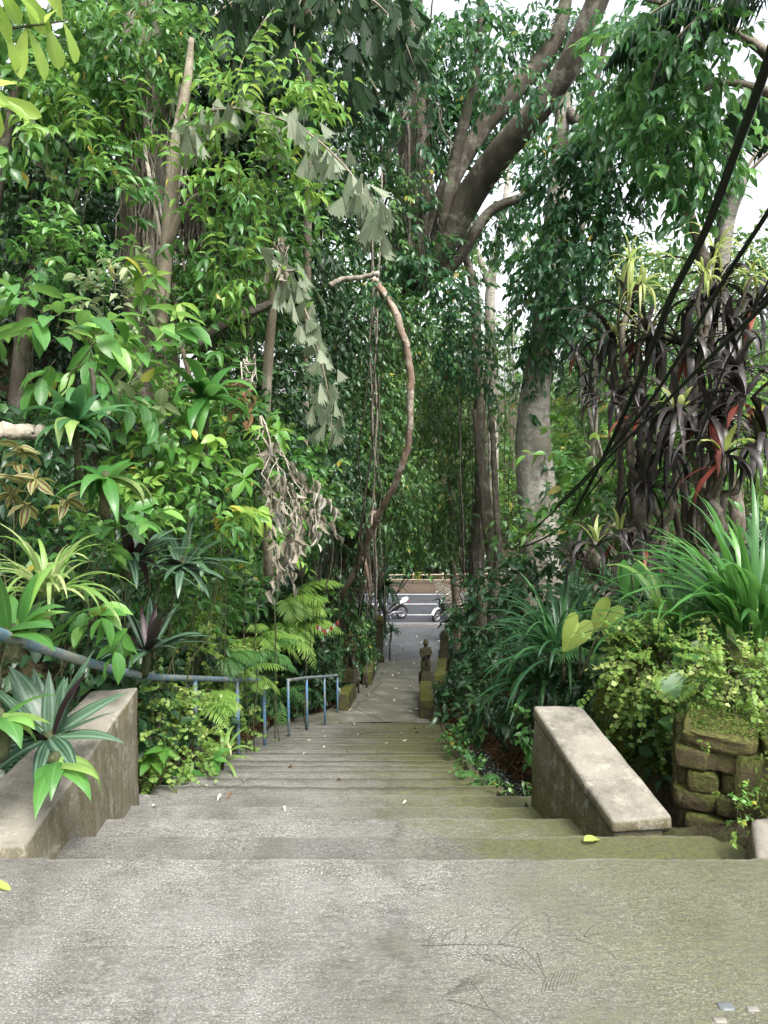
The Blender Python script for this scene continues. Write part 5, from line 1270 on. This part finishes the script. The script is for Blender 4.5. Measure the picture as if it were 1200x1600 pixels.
for i in range(34):   # aerial roots draped over the trunk and hanging over the path
    x0 = 610 + 70 * rng.random(); y0 = -20 + 260 * rng.random(); d = 16.8 + .5 * rng.random()
    g = Geo(); tube(g, wander(P(x0, y0, d), P(x0 + rng.normal() * 30, y0 + 150 + 250 * rng.random(), d - .3), 18, .22), .012 + .016 * rng.random() ** 2, 5, .12); g.build('aerial_root', M['root' if i % 3 else 'rootdark'], ban)
for i in range(36):
    x0 = 480 + 120 * rng.random(); d = 13 + 4 * rng.random(); y1 = 900 + 80 * rng.random()
    y0 = 250 + 480 * rng.random()
    g = Geo(); tube(g, wander(P(x0, y0, d), P(x0 + rng.normal() * 10, y1, d), 16, .12), .008 + .012 * rng.random() ** 2, 5, .1); g.build('aerial_root', M['root' if i % 2 else 'rootdark'], ban)
for i in range(18):
    x0 = 700 + 110 * rng.random(); d = 16.5 + 4 * rng.random(); y0 = 420 + 200 * rng.random()
    g = Geo(); tube(g, wander(P(x0, y0, d), P(x0 + rng.normal() * 6, 860 + 120 * rng.random(), d), 14, .08), .008 + .012 * rng.random() ** 2, 5, .1); g.build('aerial_root', M['root' if i % 2 else 'rootdark'], ban)

def creeper(label, px, py, d, rx, ry, L=12, W=6, mat='curtain', cov=1.9, base=None, **kw):
    kw = dict(dict(tpl=MIDL, droop=.8, hang=.5, tl=2.2, stems=3, sr=.014, smat='rootdark', group='creepers draping the centre'), **kw)
    return shrub('creeper', label, 'creeper', px, py, d, rx, ry, L, W, mat, 'alt', 7, cov, base=base, **kw)
creeper('dense small-leaved creeper left of the red-brown vine', 565, 640, 15, 75, 110, base=(560, 960, 15.5), cov=2.1)
creeper('small-leaved creeper filling the hollow below the old fig fork', 600, 520, 15.5, 85, 70, base=(590, 940, 16), cov=1.8)
creeper('small-leaved creeper curtain behind the lower bend of the red-brown vine', 590, 770, 16, 80, 95, base=(575, 960, 16.5), cov=2.1)
creeper('hanging creeper curtain right of the red-brown vine', 685, 640, 19, 62, 105, 11, 5.5, base=(730, 960, 20))
creeper('creeper curtain hanging low over the road opening', 655, 810, 21, 55, 62, 13, 6.5, 'curtain', base=(620, 930, 22))
creeper('leafy creeper hanging above the right motorbike', 700, 790, 19, 48, 75, 12, 6, base=(735, 980, 19.5))
creeper('glossy fig leaves draping the gap left of the slim grey trunk', 690, 500, 16.5, 68, 70, 15, 8, 'ficus', base=(740, 960, 18), cov=1.6)
creeper('leafy fig drape across the slim grey trunk top', 735, 560, 17, 45, 45, 14, 7, 'ficus', base=(750, 960, 18))
creeper('leafy tuft where the red-brown vine leaves the canopy', 596, 452, 9.35, 24, 20, 16, 8, 'ficus', base=(560, 900, 11), cov=1.0)
creeper('dim creeper over the leaning lower fig trunk', 530, 520, 14, 60, 90, 14, 7, 'deep', base=(520, 940, 14.5))
creeper('dim creeper on the bank under the silver leaves', 510, 720, 13, 58, 110, 13, 6.5, 'deep', base=(500, 960, 13.5), cov=2)
creeper('dim creeper behind the flags on the root curtain', 505, 880, 14.5, 55, 80, 13, 6, 'deep', base=(500, 1040, 15), cov=1.3)
creeper('mid green creeper mound left of the gate posts', 538, 950, 16.5, 28, 60, 14, 6.5, 'curtain', base=(560, 1040, 17), cov=1.9)
creeper('creeper strands under the fig limb at upper centre', 600, 330, 16, 55, 80, 15, 7.5, 'curtain', base=(580, 900, 17), cov=1.1)
S('shrub', 'feathery light green shrub left of the ball-topped gate post', 'shrub', 558, 1003, 17.6, 16, 28, 12, 5, 'mid', 'pin', 9, 1.6, tl=3, tpl=MIDL)
S('shrub', 'small shrub growing on the left mossy wall end', 'shrub', 574, 1014, 18.4, 9, 12, 11, 5, 'mid', 'alt', 6, 1.5)
S('shrub', 'small leafy plant half hiding the dark statue', 'shrub', 545, 1018, 14.4, 13, 26, 12, 6, 'deep', 'alt', 6, 1.0)
rosette('dracaena', 'dark bushy dracaena beside the left motorbike', 'dracaena', 600, 915, 22.5, 70, 42, 6, 'strapdark', (-40, 85), 95, stemto=(602, 985, 22.5))
rosette('dracaena', 'small grey-leaved dracaena below the left motorbike', 'dracaena', 612, 985, 22, 30, 22, 4, 'strapdark', (-10, 85), 95, stemto=(610, 1000, 22))
S('shrub', 'bright leaf spray hanging over the roadside fence', 'shrub', 655, 885, 28, 12, 12, 15, 6, 'mid', 'whorl', 7, 1.2, tl=1, base=(690, 930, 29), tpl=MIDL)
# little flags
t = thing('flag_string', 'string of tiny red and white cloth flags hung on the root curtain', 'bunting', P(515, 985, 12.6))
a = P(494, 975, 12.6); b = P(530, 968, 12.7); sp = spline([a, P(510, 983, 12.6), b], 8); g = Geo(); tube(g, sp, .004, 5); g.build('string', M['rootdark'], t)
for i, q in enumerate(sp[1::2]):
    g = Geo(); V, Q = grid(np.linspace(0, 1, 4), np.linspace(0, 1, 4), lambda X, Y: X * 0); w, h = .03 + .02 * rng.random(), .05 + .04 * rng.random()
    W2 = np.stack([q[0] + (V[:, 0] - .5) * w, q[1] + .012 * np.sin(V[:, 0] * 5 + i) * V[:, 1] - .01, q[2] - V[:, 1] * h], -1); g.add(W2, None, Q); g.build('flag', M[('redcloth', 'whitecloth', 'redcloth', 'redcloth', 'whitecloth')[i % 5]], t)

# ================================================================== RIGHT SIDE TREES
t = multi('pale_trunk_tree', 'stout pale blotched trunk with climbing fig leaves on its upper half', 'tree',
    [(850, 480, 15.6, 42, 75), (860, 380, 15.6, 50, 70), (880, 560, 15.8, 25, 45), (835, 555, 15.6, 22, 50, dict(cov=1.2)), (905, 470, 15.8, 40, 60), (820, 650, 15.7, 12, 60, dict(cov=.7)), (868, 760, 15.7, 14, 50, dict(cov=.8))], 'ficus',
    trunks=[[(842, 990, 16, 37), (840, 880, 16, 34), (839, 780, 16, 31), (839, 700, 16, 28), (843, 620, 16, 23), (852, 540, 16, 19), (862, 440, 16, 20), (872, 300, 16, 15), (880, 150, 16, 10)]],
    limbs=[[(862, 440, 16, 9), (915, 340, 15.6, 6), (960, 250, 15.2, 3)]], defaults=dict(L=20, W=10, k=7, cov=1.5, tpl=MIDL, droop=.7, hang=.6, tl=1.8), tmat='pale_bark')
def slim(label, pts, mat='slim_bark', blobs=(), **kw):
    return multi('slim_tree', label, 'tree', list(blobs), 'curtain', trunks=[pts], tmat=mat, group='slim trees between the old fig and the pale trunk', defaults=dict(L=11, W=5.5, cov=1.2, droop=.6), **kw)
slim('slim grey trunk rising just right of the hanging creepers', [(752, 990, 18.5, 13), (746, 860, 18.5, 12), (752, 760, 18.5, 11), (748, 640, 18.5, 9), (744, 540, 18.5, 8), (738, 440, 18.5, 6), (700, 330, 18.5, 4)], blobs=[(735, 700, 18.2, 26, 50)])
slim('two-stemmed dark trunk leaning beside the slim grey one', [(768, 1000, 17, 9), (770, 900, 17, 9), (762, 820, 17, 11), (752, 720, 17, 7), (742, 640, 17, 4)], blobs=[(780, 640, 19, 30, 60, dict(cov=1))])
slim('far slender trunk forking against the bright sky gap', [(772, 900, 26, 9), (770, 600, 26, 9), (765, 480, 26, 8), (772, 400, 26, 7), (785, 340, 26, 5), (800, 230, 26, 3)], 'pale_bark', blobs=[(800, 520, 25, 30, 45), (740, 420, 24, 35, 40, dict(cov=.8)), (800, 380, 25, 30, 30, dict(cov=.7))], limbs=[[(768, 450, 26, 6), (745, 390, 26, 4), (730, 330, 26, 2)]])
slim('reddish thin trunk standing by the right edge of the path', [(716, 1050, 19.6, 5), (712, 960, 19.6, 5.5), (706, 880, 19.6, 5), (705, 800, 19.6, 4), (700, 700, 19.6, 3)], 'redvine')
slim('thin brown trunk in front of the dark right bank', [(770, 1010, 15, 7), (772, 940, 15, 6), (777, 850, 15, 6), (774, 770, 15, 5), (770, 650, 15, 3)], 'rootdark', blobs=[(800, 830, 15, 24, 40, dict(L=16, W=9))])

def rtree(label, blobs, mat, trunk, **kw):
    return multi('leafy_tree', label, 'tree', blobs, mat, trunks=[trunk], tmat='slim_bark', group='leafy trees on the right', **kw)
dd = dict(L=30, W=13, k=7, cov=1.35, tpl=OV, droop=.7, hang=.6, tl=1.7)
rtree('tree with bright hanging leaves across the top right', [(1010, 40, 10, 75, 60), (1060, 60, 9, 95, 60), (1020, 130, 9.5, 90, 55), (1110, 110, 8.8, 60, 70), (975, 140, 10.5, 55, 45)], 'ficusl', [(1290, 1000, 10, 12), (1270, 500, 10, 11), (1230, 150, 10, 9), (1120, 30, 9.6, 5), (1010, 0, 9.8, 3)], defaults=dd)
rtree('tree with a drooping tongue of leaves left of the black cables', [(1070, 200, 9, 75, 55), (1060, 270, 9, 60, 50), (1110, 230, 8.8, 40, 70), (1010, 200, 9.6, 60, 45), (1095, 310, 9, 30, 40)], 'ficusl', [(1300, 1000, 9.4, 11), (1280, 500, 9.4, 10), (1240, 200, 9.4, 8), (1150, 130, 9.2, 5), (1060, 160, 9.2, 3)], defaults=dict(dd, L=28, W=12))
rtree('darker tree filling the upper right behind the hanging tongue', [(960, 170, 13, 80, 55), (935, 240, 13.5, 50, 40), (1040, 130, 13, 80, 60), (1030, 60, 13, 70, 50), (990, 250, 13, 50, 35, dict(cov=1))], 'ficus', [(1160, 900, 14, 12), (1120, 500, 14, 10), (1040, 240, 13.6, 7), (980, 120, 13.2, 4)], defaults=dict(dd, L=20, W=9))
rtree('distant pale green tree seen between the pale trunk and the strap-leaf plants', [(940, 560, 22, 60, 50), (900, 620, 22, 50, 45), (970, 640, 20, 60, 50), (930, 490, 23, 40, 25, dict(cov=.7))], 'far', [(930, 900, 22, 6), (925, 700, 22, 6), (930, 560, 22, 4)], defaults=dict(L=14, W=6, k=6, cov=1.5, tpl=MIDL, droop=.5))
rtree('distant tree catching light behind the ringed palm trunk', [(1130, 480, 18, 90, 50, dict(cov=1)), (1060, 400, 19, 50, 40, dict(cov=.8)), (1180, 400, 18, 40, 50), (1150, 560, 16, 80, 50), (1010, 420, 19, 40, 35, dict(cov=.6))], 'far', [(1150, 900, 18, 7), (1145, 650, 18, 6), (1130, 450, 18, 4)], defaults=dict(L=15, W=7, k=6, cov=1.3, tpl=MIDL))
# coconut palm
def palm(label, trunk, top, fr, d):
    t = multi('coconut_palm', label, 'palm', [], 'palm', trunks=[trunk], tmat='palmbark', group='coconut palms')
    for (x, y, L, az, e0, bd, W) in fr:
        g = Geo(); gs = Geo(); s = d / 1200.
        frond(g, P(x, y, d), az, L * s, W * s, e0, bd, 46, DIA, .055, droop=.9, gt=gs, rr=.03, fwd=.25, bare=.22)
        gs.build('petiole', M['fishbark'], t); g.build('frond', M['palm'], t)
    return t
palm('coconut palm with a ringed grey trunk behind the cables', [(1108, 640, 12.5, 15), (1118, 500, 12.5, 14), (1128, 420, 12.5, 13), (1138, 350, 12.5, 13), (1148, 305, 12.5, 15), (1156, 270, 12.5, 9)], None,
     [(1152, 290, 300, 10, 62, 60, 120), (1152, 290, 300, 60, 70, 70, 120), (1150, 290, 300, 150, 66, 70, 120), (1152, 288, 260, 200, 45, 85, 110), (1154, 288, 280, -30, 50, 90, 110), (1150, 290, 280, 110, 40, 90, 110), (1152, 290, 250, 250, 55, 100, 110), (1152, 290, 300, 180, 78, 80, 110)], 12.5)
palm('coconut palm whose dark fronds hang in at the top right edge', [(1290, 640, 9, 15), (1285, 300, 9, 14), (1280, 60, 9, 13), (1275, -20, 9, 9)], None,
     [(1268, 0, 330, 200, 35, 95, 170), (1268, 0, 330, 160, 30, 95, 170), (1268, 0, 300, 225, 25, 105, 170), (1268, 0, 300, 180, 10, 95, 150), (1275, 0, 300, 40, 30, 90, 150)], 9)

# strap-leaved plants with dark purple foliage on cane stems
def cane(label, d, heads, base, canes_px=7, mat='purple', L=95, W=17, n=36, extra=(), smat='slim_bark'):
    s = d / 1200.; b = P(*base)
    t = thing('cane_plant', label, 'cane plant', b, 'dark strap-leaved cane plants on the right')
    for h in heads:
        px, py = h[:2]; dz = h[2] if len(h) > 2 else 0; m_ = h[3] if len(h) > 3 else mat
        c = P(px, py, d + dz)
        g = Geo(); tube(g, wander(b + rng.normal(size=3) * .05, c, 12, .16), taper(canes_px * s, canes_px * s * .55, 12), 8, .1); g.build('cane', M[smat], t)
        g = Geo(); hs_ = .65 + .55 * rng.random(); straps(g, c, int(n * (.5 + .4 * rng.random())), L * s * hs_, W * s * .55, (-50, 70), 135, segs=9, twist=.25, spread=.03, var=.4, lance=True); 
        g.build('foliage', M[m_], t)
        if rng.random() < .4 and m_ == 'purple':
            g = Geo(); straps(g, c - np.array([0, 0, .05]), 2, L * s * .8, W * s * .7, (-50, 10), 80, segs=8, lance=True); g.build('foliage', M['redstrap'], t)
        g = Geo(); straps(g, c + np.array([0, 0, .02]), 5, L * s * .6, W * s * .55, (30, 88), 90, segs=8, lance=True)
        g.build('foliage', M['limestrap' if m_ == 'limestrap' or rng.random() < .35 else m_], t)
    return t
cane('dark purple cane plant below the yellow-topped tuft, left of the cables', 7.2, [(985, 470), (1010, 520, -.2), (960, 530, .2), (1035, 545, .1)], (1000, 900, 7.4), L=90, W=15)
cane('dark purple cane plant spreading beneath the ringed palm', 6.6, [(1100, 470), (1140, 520, -.2), (1070, 540, .1), (1180, 480, .2), (1120, 440, .3)], (1060, 900, 6.8), L=100, W=18)
cane('glossy black-leaved cane plant at the right edge above the tall lily', 5.8, [(1110, 650), (1165, 620, -.1), (1060, 640, .2), (1190, 690), (1130, 710, -.2), (1150, 580, .2)], (1110, 860, 6.0), L=105, W=18)
cane('dark cane plant in the middle of the right bank where the cables end', 6.6, [(1000, 640), (1040, 700, -.1), (960, 620, .3), (1010, 760, -.1)], (1010, 900, 6.8), L=85, W=14)
cane('sparse grey-leaved cane plant with bare white stems by the pale trunk', 10, [(930, 560), (900, 550, .2), (960, 590, -.2), (920, 610)], (950, 880, 10.2), L=62, W=8, n=30, canes_px=4, smat='palewood')
cane('low dark strap plant at the foot of the right bank canes', 6.2, [(930, 850), (900, 870, .1), (970, 830), (1010, 850, -.1)], (950, 930, 6.3), L=80, W=11, n=24)
cane('yellow-green strap tuft crowning the dark canes left of the cables', 6.9, [(985, 405, 0, 'limestrap'), (1000, 445, -.1, 'limestrap')], (1000, 880, 7.2), L=66, W=8, n=22, canes_px=4, smat='rootdark')
cane('pair of yellow-green strap tufts under the ringed palm trunk', 6.4, [(1100, 425, 0, 'limestrap'), (1175, 430, .1, 'limestrap'), (1120, 385, .3, 'limestrap')], (1110, 880, 6.6), L=60, W=8, n=20, canes_px=4, smat='rootdark')

# broad right-bank plants
S('shrub', 'light green shrub with big leaves behind the cables', 'shrub', 920, 690, 10, 62, 55, 34, 15, 'bright', 'alt', 6, 1.3, tpl=OV, smat='twig')
S('shrub', 'leafy green shrub below the light shrub near the cable ends', 'shrub', 940, 760, 9, 75, 55, 32, 14, 'mid', 'alt', 6, 1.5, tpl=OV)
S('shrub', 'tall green shrub at the right edge behind the black leaves', 'shrub', 1150, 640, 8, 90, 100, 34, 15, 'bright', 'alt', 6, 1.3, tpl=OV, base=(1150, 900, 8.2))
S('shrub', 'green shrub lit from behind in the middle of the right bank', 'shrub', 1050, 640, 8.4, 75, 80, 32, 14, 'mid', 'alt', 6, 1.4, tpl=OV, base=(1050, 900, 8.6))
S('shrub', 'green shrub behind the low strap plant', 'shrub', 1030, 790, 7.6, 80, 65, 32, 14, 'mid', 'alt', 6, 1.4, tpl=OV)
S('shrub', 'leafy shrub hugging the foot of the pale trunk', 'shrub', 880, 840, 11, 60, 55, 26, 12, 'mid', 'alt', 6, 1.4, tpl=OV)
S('shrub', 'bright shrub catching light behind the slim trunks', 'shrub', 800, 790, 19, 42, 55, 15, 8, 'bright', 'alt', 6, 1.2, tpl=MIDL)
S('shrub', 'dark shrub behind the arching grass clump', 'shrub', 840, 920, 8.6, 75, 55, 30, 13, 'deep', 'alt', 6, 1.6, tpl=OV)
S('shrub', 'dark glossy shrub at the foot of the thin brown trunk', 'shrub', 760, 960, 12.5, 60, 60, 20, 9, 'deep', 'alt', 6, 1.7)
S('shrub', 'dark shrub right of the stone stump', 'shrub', 770, 1035, 14.5, 34, 42, 17, 8, 'deep', 'alt', 6, 1.7)
S('shrub', 'low dark shrub beside the foot of the steps', 'shrub', 748, 1090, 11.5, 34, 34, 19, 9, 'deep', 'alt', 6, 1.6)
S('shrub', 'low dark broad-leaved plants along the gully edge', 'shrub', 760, 1120, 8.2, 50, 42, 26, 12, 'deep', 'alt', 6, 1.4, tpl=OV)
S('shrub', 'dark shrub in the gully behind the slanting parapet', 'shrub', 800, 1085, 7, 55, 55, 28, 12, 'deep', 'alt', 6, 1.6, tpl=OV)
S('shrub', 'mossy green low plant left of the slanting parapet top', 'shrub', 815, 1140, 5.4, 26, 26, 26, 12, 'mid', 'alt', 6, 1.4, tpl=OV)
S('shrub', 'shaded leafy shrub above the gully under the heart leaves', 'shrub', 930, 1060, 6, 70, 55, 30, 13, 'deep', 'alt', 6, 1.6, tpl=OV)
S('shrub', 'deep shrub in the shade between the lily clumps', 'shrub', 1000, 960, 5.8, 70, 60, 30, 13, 'deep', 'alt', 6, 1.6, tpl=OV)
# dry grey palm fronds leaning by the road
t = thing('dead_palm_frond', 'grey dried palm frond leaning across the right side of the road opening', 'palm frond', P(716, 985, 26))
for (x, y, az, L, e0) in ((735, 985, 160, 95, 75), (740, 960, 165, 85, 60), (728, 1000, 140, 80, 85)):
    g = Geo(); frond(g, P(x, y, 25), az, L * 25 / 1200., 60 * 25 / 1200., e0, 50, 30, DIA, .08, droop=.5, rr=.03, fwd=.5, bare=.1); g.build('frond', M['dead'], t)
# clumps of arching blades
rosette('lily_clump', 'dark green arching grassy clump beyond the slanting parapet', 'lily', 880, 1010, 6.2, 120, 130, 9, 'strapdark', (5, 85), 95, stemto=(880, 1060, 6.2), spread=.12)
rosette('lily_clump', 'dark grassy clump lower down behind the heart leaves', 'lily', 850, 1060, 6.6, 80, 100, 9, 'strapdark', (5, 80), 100, stemto=(850, 1090, 6.6), spread=.12)
rosette('lily_clump', 'tall bright green blade clump at the right edge above the stone wall', 'lily', 1185, 985, 4.3, 110, 205, 14, 'strap', (35, 88), 75, stemto=(1185, 1020, 4.3), spread=.12, az=(60, 300))
rosette('lily_clump', 'pale arching blade clump left of the tall bright blades', 'lily', 1050, 1000, 4.7, 50, 165, 11, 'strap', (20, 85), 120, extra=(('straplight', 9, (25, 85), 140, 1.0),), stemto=(1050, 1030, 4.7), spread=.06)
leafplant('caladium', 'mottled yellow-green heart-leaved plant above the gully', 'caladium', 905, 1060, 5.2, [(905, 972, -.1, 54, -118, .9), (955, 948, .05, 52, -125, .25), (950, 978, .1, 40, -70, .9)], 'caladium')
leafplant('taro', 'dull green heart-leaved plant in front of the pale arching blades', 'taro', 990, 960, 5.2, [(985, 885, 0, 52, -95, .5), (1010, 905, .1, 40, -60, .5)], 'mid')
leafplant('taro', 'bright arrow-leaved vine trailing over the mossy gully wall', 'taro', 1075, 1180, 4.0, [(1085, 1020, .1, 52, -25, .9), (1068, 1068, 0, 56, -165, .8), (1100, 1075, .1, 50, 20, .9), (1068, 1135, 0, 44, 160, .6), (1105, 1095, 0, 46, -30, .8), (1085, 1160, -.05, 34, -150, .7), (1110, 1120, .1, 40, -50, .7)], 'broad')
leafplant('taro', 'large heart leaves behind the tall cable ends', 'taro', 970, 870, 7.5, [(965, 825, 0, 46, -60, .6), (945, 840, .1, 36, -120, .6), (990, 850, .1, 36, -20, .6)], 'mid')
maiden('lime maidenhair fern hanging over the mossy gully wall', 1015, 1035, 4.3, 60, 64, 'maiden', 11, 2.4)
maiden('lime maidenhair fern below the arching pale blades', 1060, 1090, 4.15, 38, 36, 'maidend', 11, 1.8)
maiden('pale lime maidenhair fern growing on top of the stone wall', 1155, 1060, 3.65, 72, 58, 'maiden', 11, 2.4)
maiden('green maidenhair fern drooping in front of the stone wall top', 1120, 1110, 3.8, 45, 26, 'maidend', 12, 1.5)
fern('dark fern behind the heart leaves', 940, 1030, 5.6, 9, 85, 34, 'fernmid', (150, 390), (0, 60), 80, 16, .2)
fern('small dark fern in the gully below the steps edge', 755, 1225, 4.9, 8, 42, 20, 'fernmid', (0, 360), (10, 60), 80, 14, .22)
S('syngonium', 'few round leaves on the gully rim left of the parapet', 'plant', 735, 1150, 7.2, 22, 24, 24, 15, 'mid', 'whorl', 4, 1.2, tpl=HEART, tl=.7, droop=.2, stems=4, sr=.005)
S('creeping_herb', 'little round-leaved weeds rooted in the stone wall face', 'weed', 1150, 1265, 3.0, 42, 48, 14, 9, 'bright', 'alt', 5, .28, tpl=OV, tl=1.4, stems=6, sr=.002)
S('creeping_herb', 'tiny weeds sprouting along the right step edges above the dark gully', 'weed', 715, 1175, 6.6, 22, 40, 12, 7, 'mid', 'alt', 5, .8, tpl=MIDL, tl=1.3, stems=4, sr=.002)

for i_, (px, w_, lab) in enumerate(((600, 70, 'dark bush behind the left part of the roadside fence'), (670, 60, 'dark bush behind the middle of the roadside fence'), (740, 60, 'dark bush behind the right part of the roadside fence'))):
    S('roadside_bush', lab, 'bush', px, 868, 42.5, w_, 40, 14, 7, 'deep', 'alt', 6, 1.5, tpl=MIDL, group='bushes behind the roadside fence')
S('creeping_herb', 'fringe of small ferny weeds along the right step edges by the gully', 'weed', 745, 1212, 5.2, 28, 26, 14, 7, 'mid', 'pin', 9, .9, tpl=MIDL, tl=3, stems=4, sr=.002)
S('creeping_herb', 'weeds sprouting between the gully and the slanting parapet end', 'weed', 800, 1225, 4.5, 24, 18, 16, 8, 'mid', 'alt', 5, .7, tpl=OV, tl=1.3, stems=4, sr=.002)
# ---- black cables
def cable(label, ctrl, r):
    sp = spline([P(*q) for q in ctrl], 10)
    g = Geo(); tube(g, sp, r, 10, .03); o = g.build('overhead_cable', M['cable']); tag(o, label, 'cable', 'black cables slanting across the right')
cable('thickest twisted black cable bundle, steepest of the slanting lines', [(1245, -60, 2.3), (1200, 95, 2.7), (1150, 235, 3.1), (1100, 365, 3.5), (1050, 462, 4.0), (1012, 560, 4.8), (978, 640, 5.8), (935, 730, 7.2), (895, 805, 9)], .0175)
cable('second black cable, crossing just under the yellow-green strap tufts', [(1260, 230, 3), (1198, 335, 3.4), (1130, 440, 3.9), (1060, 560, 4.6), (1000, 648, 5.6), (930, 730, 7.2), (860, 800, 9.5)], .011)
cable('third black cable, lowest of the thick slanting lines', [(1270, 405, 3), (1200, 472, 3.3), (1120, 548, 3.8), (1040, 628, 4.6), (960, 705, 6), (890, 775, 8), (800, 860, 13)], .011)
cable('thin black wire dropping steeply past the black-leaved canes', [(1230, 380, 4), (1180, 480, 4.2), (1130, 580, 4.5), (1090, 690, 4.9), (1050, 770, 5.3), (1015, 840, 6)], .006)
cable('thin dark cable sagging low in front of the pale trunk', [(1060, 590, 7), (960, 720, 8.5), (880, 820, 10.5), (830, 850, 12), (795, 858, 14)], .012)

# ---- fallen leaves and pebbles
def fallen(label, px, py, d, L, W, mat, ang, name='fallen_leaf', lift=.012, tpl=OBO, group=None):
    p = P(px, py, d); z = None
    if p[1] < 2.64: z = 0.
    elif p[1] < 13: z = -RI * (int((p[1] - 2.64) / TR) + 1)
    else: z = float(zp(p[1])) + .03
    s = d / 1200.; g = Geo(); a = R(ang)
    place(g, tpl, [(p[0], p[1], z + lift)], np.array([math.cos(a), math.sin(a), .12]), np.array([.1, -.1, 1.]) , L * s, W * s)
    o = g.build(name, M[mat]); tag(o, label, 'leaf', group); return o
fallen('large fresh yellow-green leaf lying on the first step before the parapet', 912, 1316, 2.96, 36, 17, 'yellowleaf', 25, tpl=OVW, lift=.02)
fallen('green leaf tip lying on the landing at the left frame edge', -12, 1382, 2.45, 38, 16, 'yellowleaf', -15, lift=.012, tpl=OVW)
for i in range(34):
    y = 12.2 + 17.5 * rng.random(); x = float(XL(y)) + (float(XR(y)) - float(XL(y))) * rng.random()
    z = float(zp(y)) + .035 if y > 13 else -RI * (int((y - 2.64) / TR) + 1) + .01
    g = Geo(); place(g, CURL if i % 2 else OV, [(x, y, z)], np.array([rng.normal(), rng.normal(), .1]), UP + rng.normal(size=3) * .2, .07 + .05 * rng.random(), .04 + .02 * rng.random())
    o = g.build('fallen_leaf', M['paleleaf']); tag(o, 'small pale dry leaf scattered on the lower path', 'leaf', 'pale fallen leaves on the lower path')
for i in range(64):
    y = 3.3 + 9 * rng.random(); x = float(XL(y)) + .1 + (float(XR(y)) - float(XL(y)) - .2) * rng.random()
    z = -RI * (int((y - 2.64) / TR) + 1) + .012
    g = Geo(); place(g, CURL, [(x, y, z)], np.array([rng.normal(), rng.normal(), .1]), UP + rng.normal(size=3) * .2, .025 + .03 * rng.random(), .014 + .012 * rng.random())
    o = g.build('fallen_leaf', M['paleleaf' if i % 3 else 'brown']); tag(o, 'tiny dry leaf fragment lying on the worn steps', 'leaf', 'dry leaf fragments on the steps')
for lab, px, py, a_, b_, m_ in (('largest flat bluish pebble set in the landing at bottom right', 1134, 1574, .022, .015, 'pebble'), ('pale flat pebble right of the bluish pebble', 1176, 1578, .016, .010, 'pebblepale'), ('pale pebble at the very bottom right of the landing', 1125, 1596, .018, .009, 'pebblepale')):
    d = 1200 * 1.6 / (py - 650.) * .99; p = P(px, py, d)
    k_ = np.array(P(px, py, 2.1)) - EYE; p = EYE + k_ * (1.6 / -k_[2])
    g = Geo(); rock(g, (p[0], p[1], 0.0), (a_, b_, .006), px * .1, .5, 2); o = g.build('pebble', M[m_]); tag(o, lab, 'pebble', 'pebbles set in the landing')
# ------------------------------------------------------------------ light, sky, camera
SUN_EL, SUN_AZ = 54, 152    # degrees; azimuth measured clockwise from +Y (behind the camera, to the right)
w = bpy.data.worlds.new('World'); SC.world = w; w.use_nodes = True
nt = w.node_tree; nt.nodes.clear()
out = nt.nodes.new('ShaderNodeOutputWorld'); bg = nt.nodes.new('ShaderNodeBackground'); sky = nt.nodes.new('ShaderNodeTexSky')
sky.sky_type = 'NISHITA'; sky.sun_disc = False; sky.sun_elevation = R(SUN_EL); sky.sun_rotation = R(SUN_AZ)
sky.dust_density = 4.0; sky.air_density = 1.0
hs = nt.nodes.new('ShaderNodeHueSaturation'); hs.inputs['Saturation'].default_value = .22   # hazy overcast
nt.links.new(sky.outputs[0], hs.inputs['Color']); nt.links.new(hs.outputs[0], bg.inputs[0]); bg.inputs[1].default_value = .15
nt.links.new(bg.outputs[0], out.inputs[0])
L_ = bpy.data.lights.new('sun', 'SUN'); L_.energy = 1.5; L_.angle = R(16); L_.color = (1, .96, .9)
so = bpy.data.objects.new('sun', L_); COL.objects.link(so)
e, a = R(SUN_EL), R(SUN_AZ)
to_sun = Vector((math.sin(a) * math.cos(e), math.cos(a) * math.cos(e), math.sin(e)))
so.rotation_euler = to_sun.to_track_quat('Z', 'Y').to_euler(); so.location = to_sun * 30

cam = bpy.data.cameras.new('camera'); co = bpy.data.objects.new('camera', cam); COL.objects.link(co)
co.location = EYE; co.rotation_euler = (R(90) - PITCH, 0, 0)
cam.sensor_fit = 'VERTICAL'; cam.sensor_height = 36; cam.lens = 27.0; cam.clip_end = 500; cam.clip_start = .05
SC.camera = co
SC.view_settings.view_transform = 'Standard'; SC.view_settings.look = 'None'; SC.view_settings.gamma = 1
SC.view_settings.exposure = 1.65
cy = SC.cycles
cy.max_bounces = 6; cy.diffuse_bounces = 3; cy.glossy_bounces = 2; cy.transmission_bounces = 4; cy.transparent_max_bounces = 4
cy.caustics_reflective = False; cy.caustics_refractive = False; cy.sample_clamp_indirect = 6
cy.use_denoising = True
try: cy.denoiser = 'OPENIMAGEDENOISE'
except Exception: pass
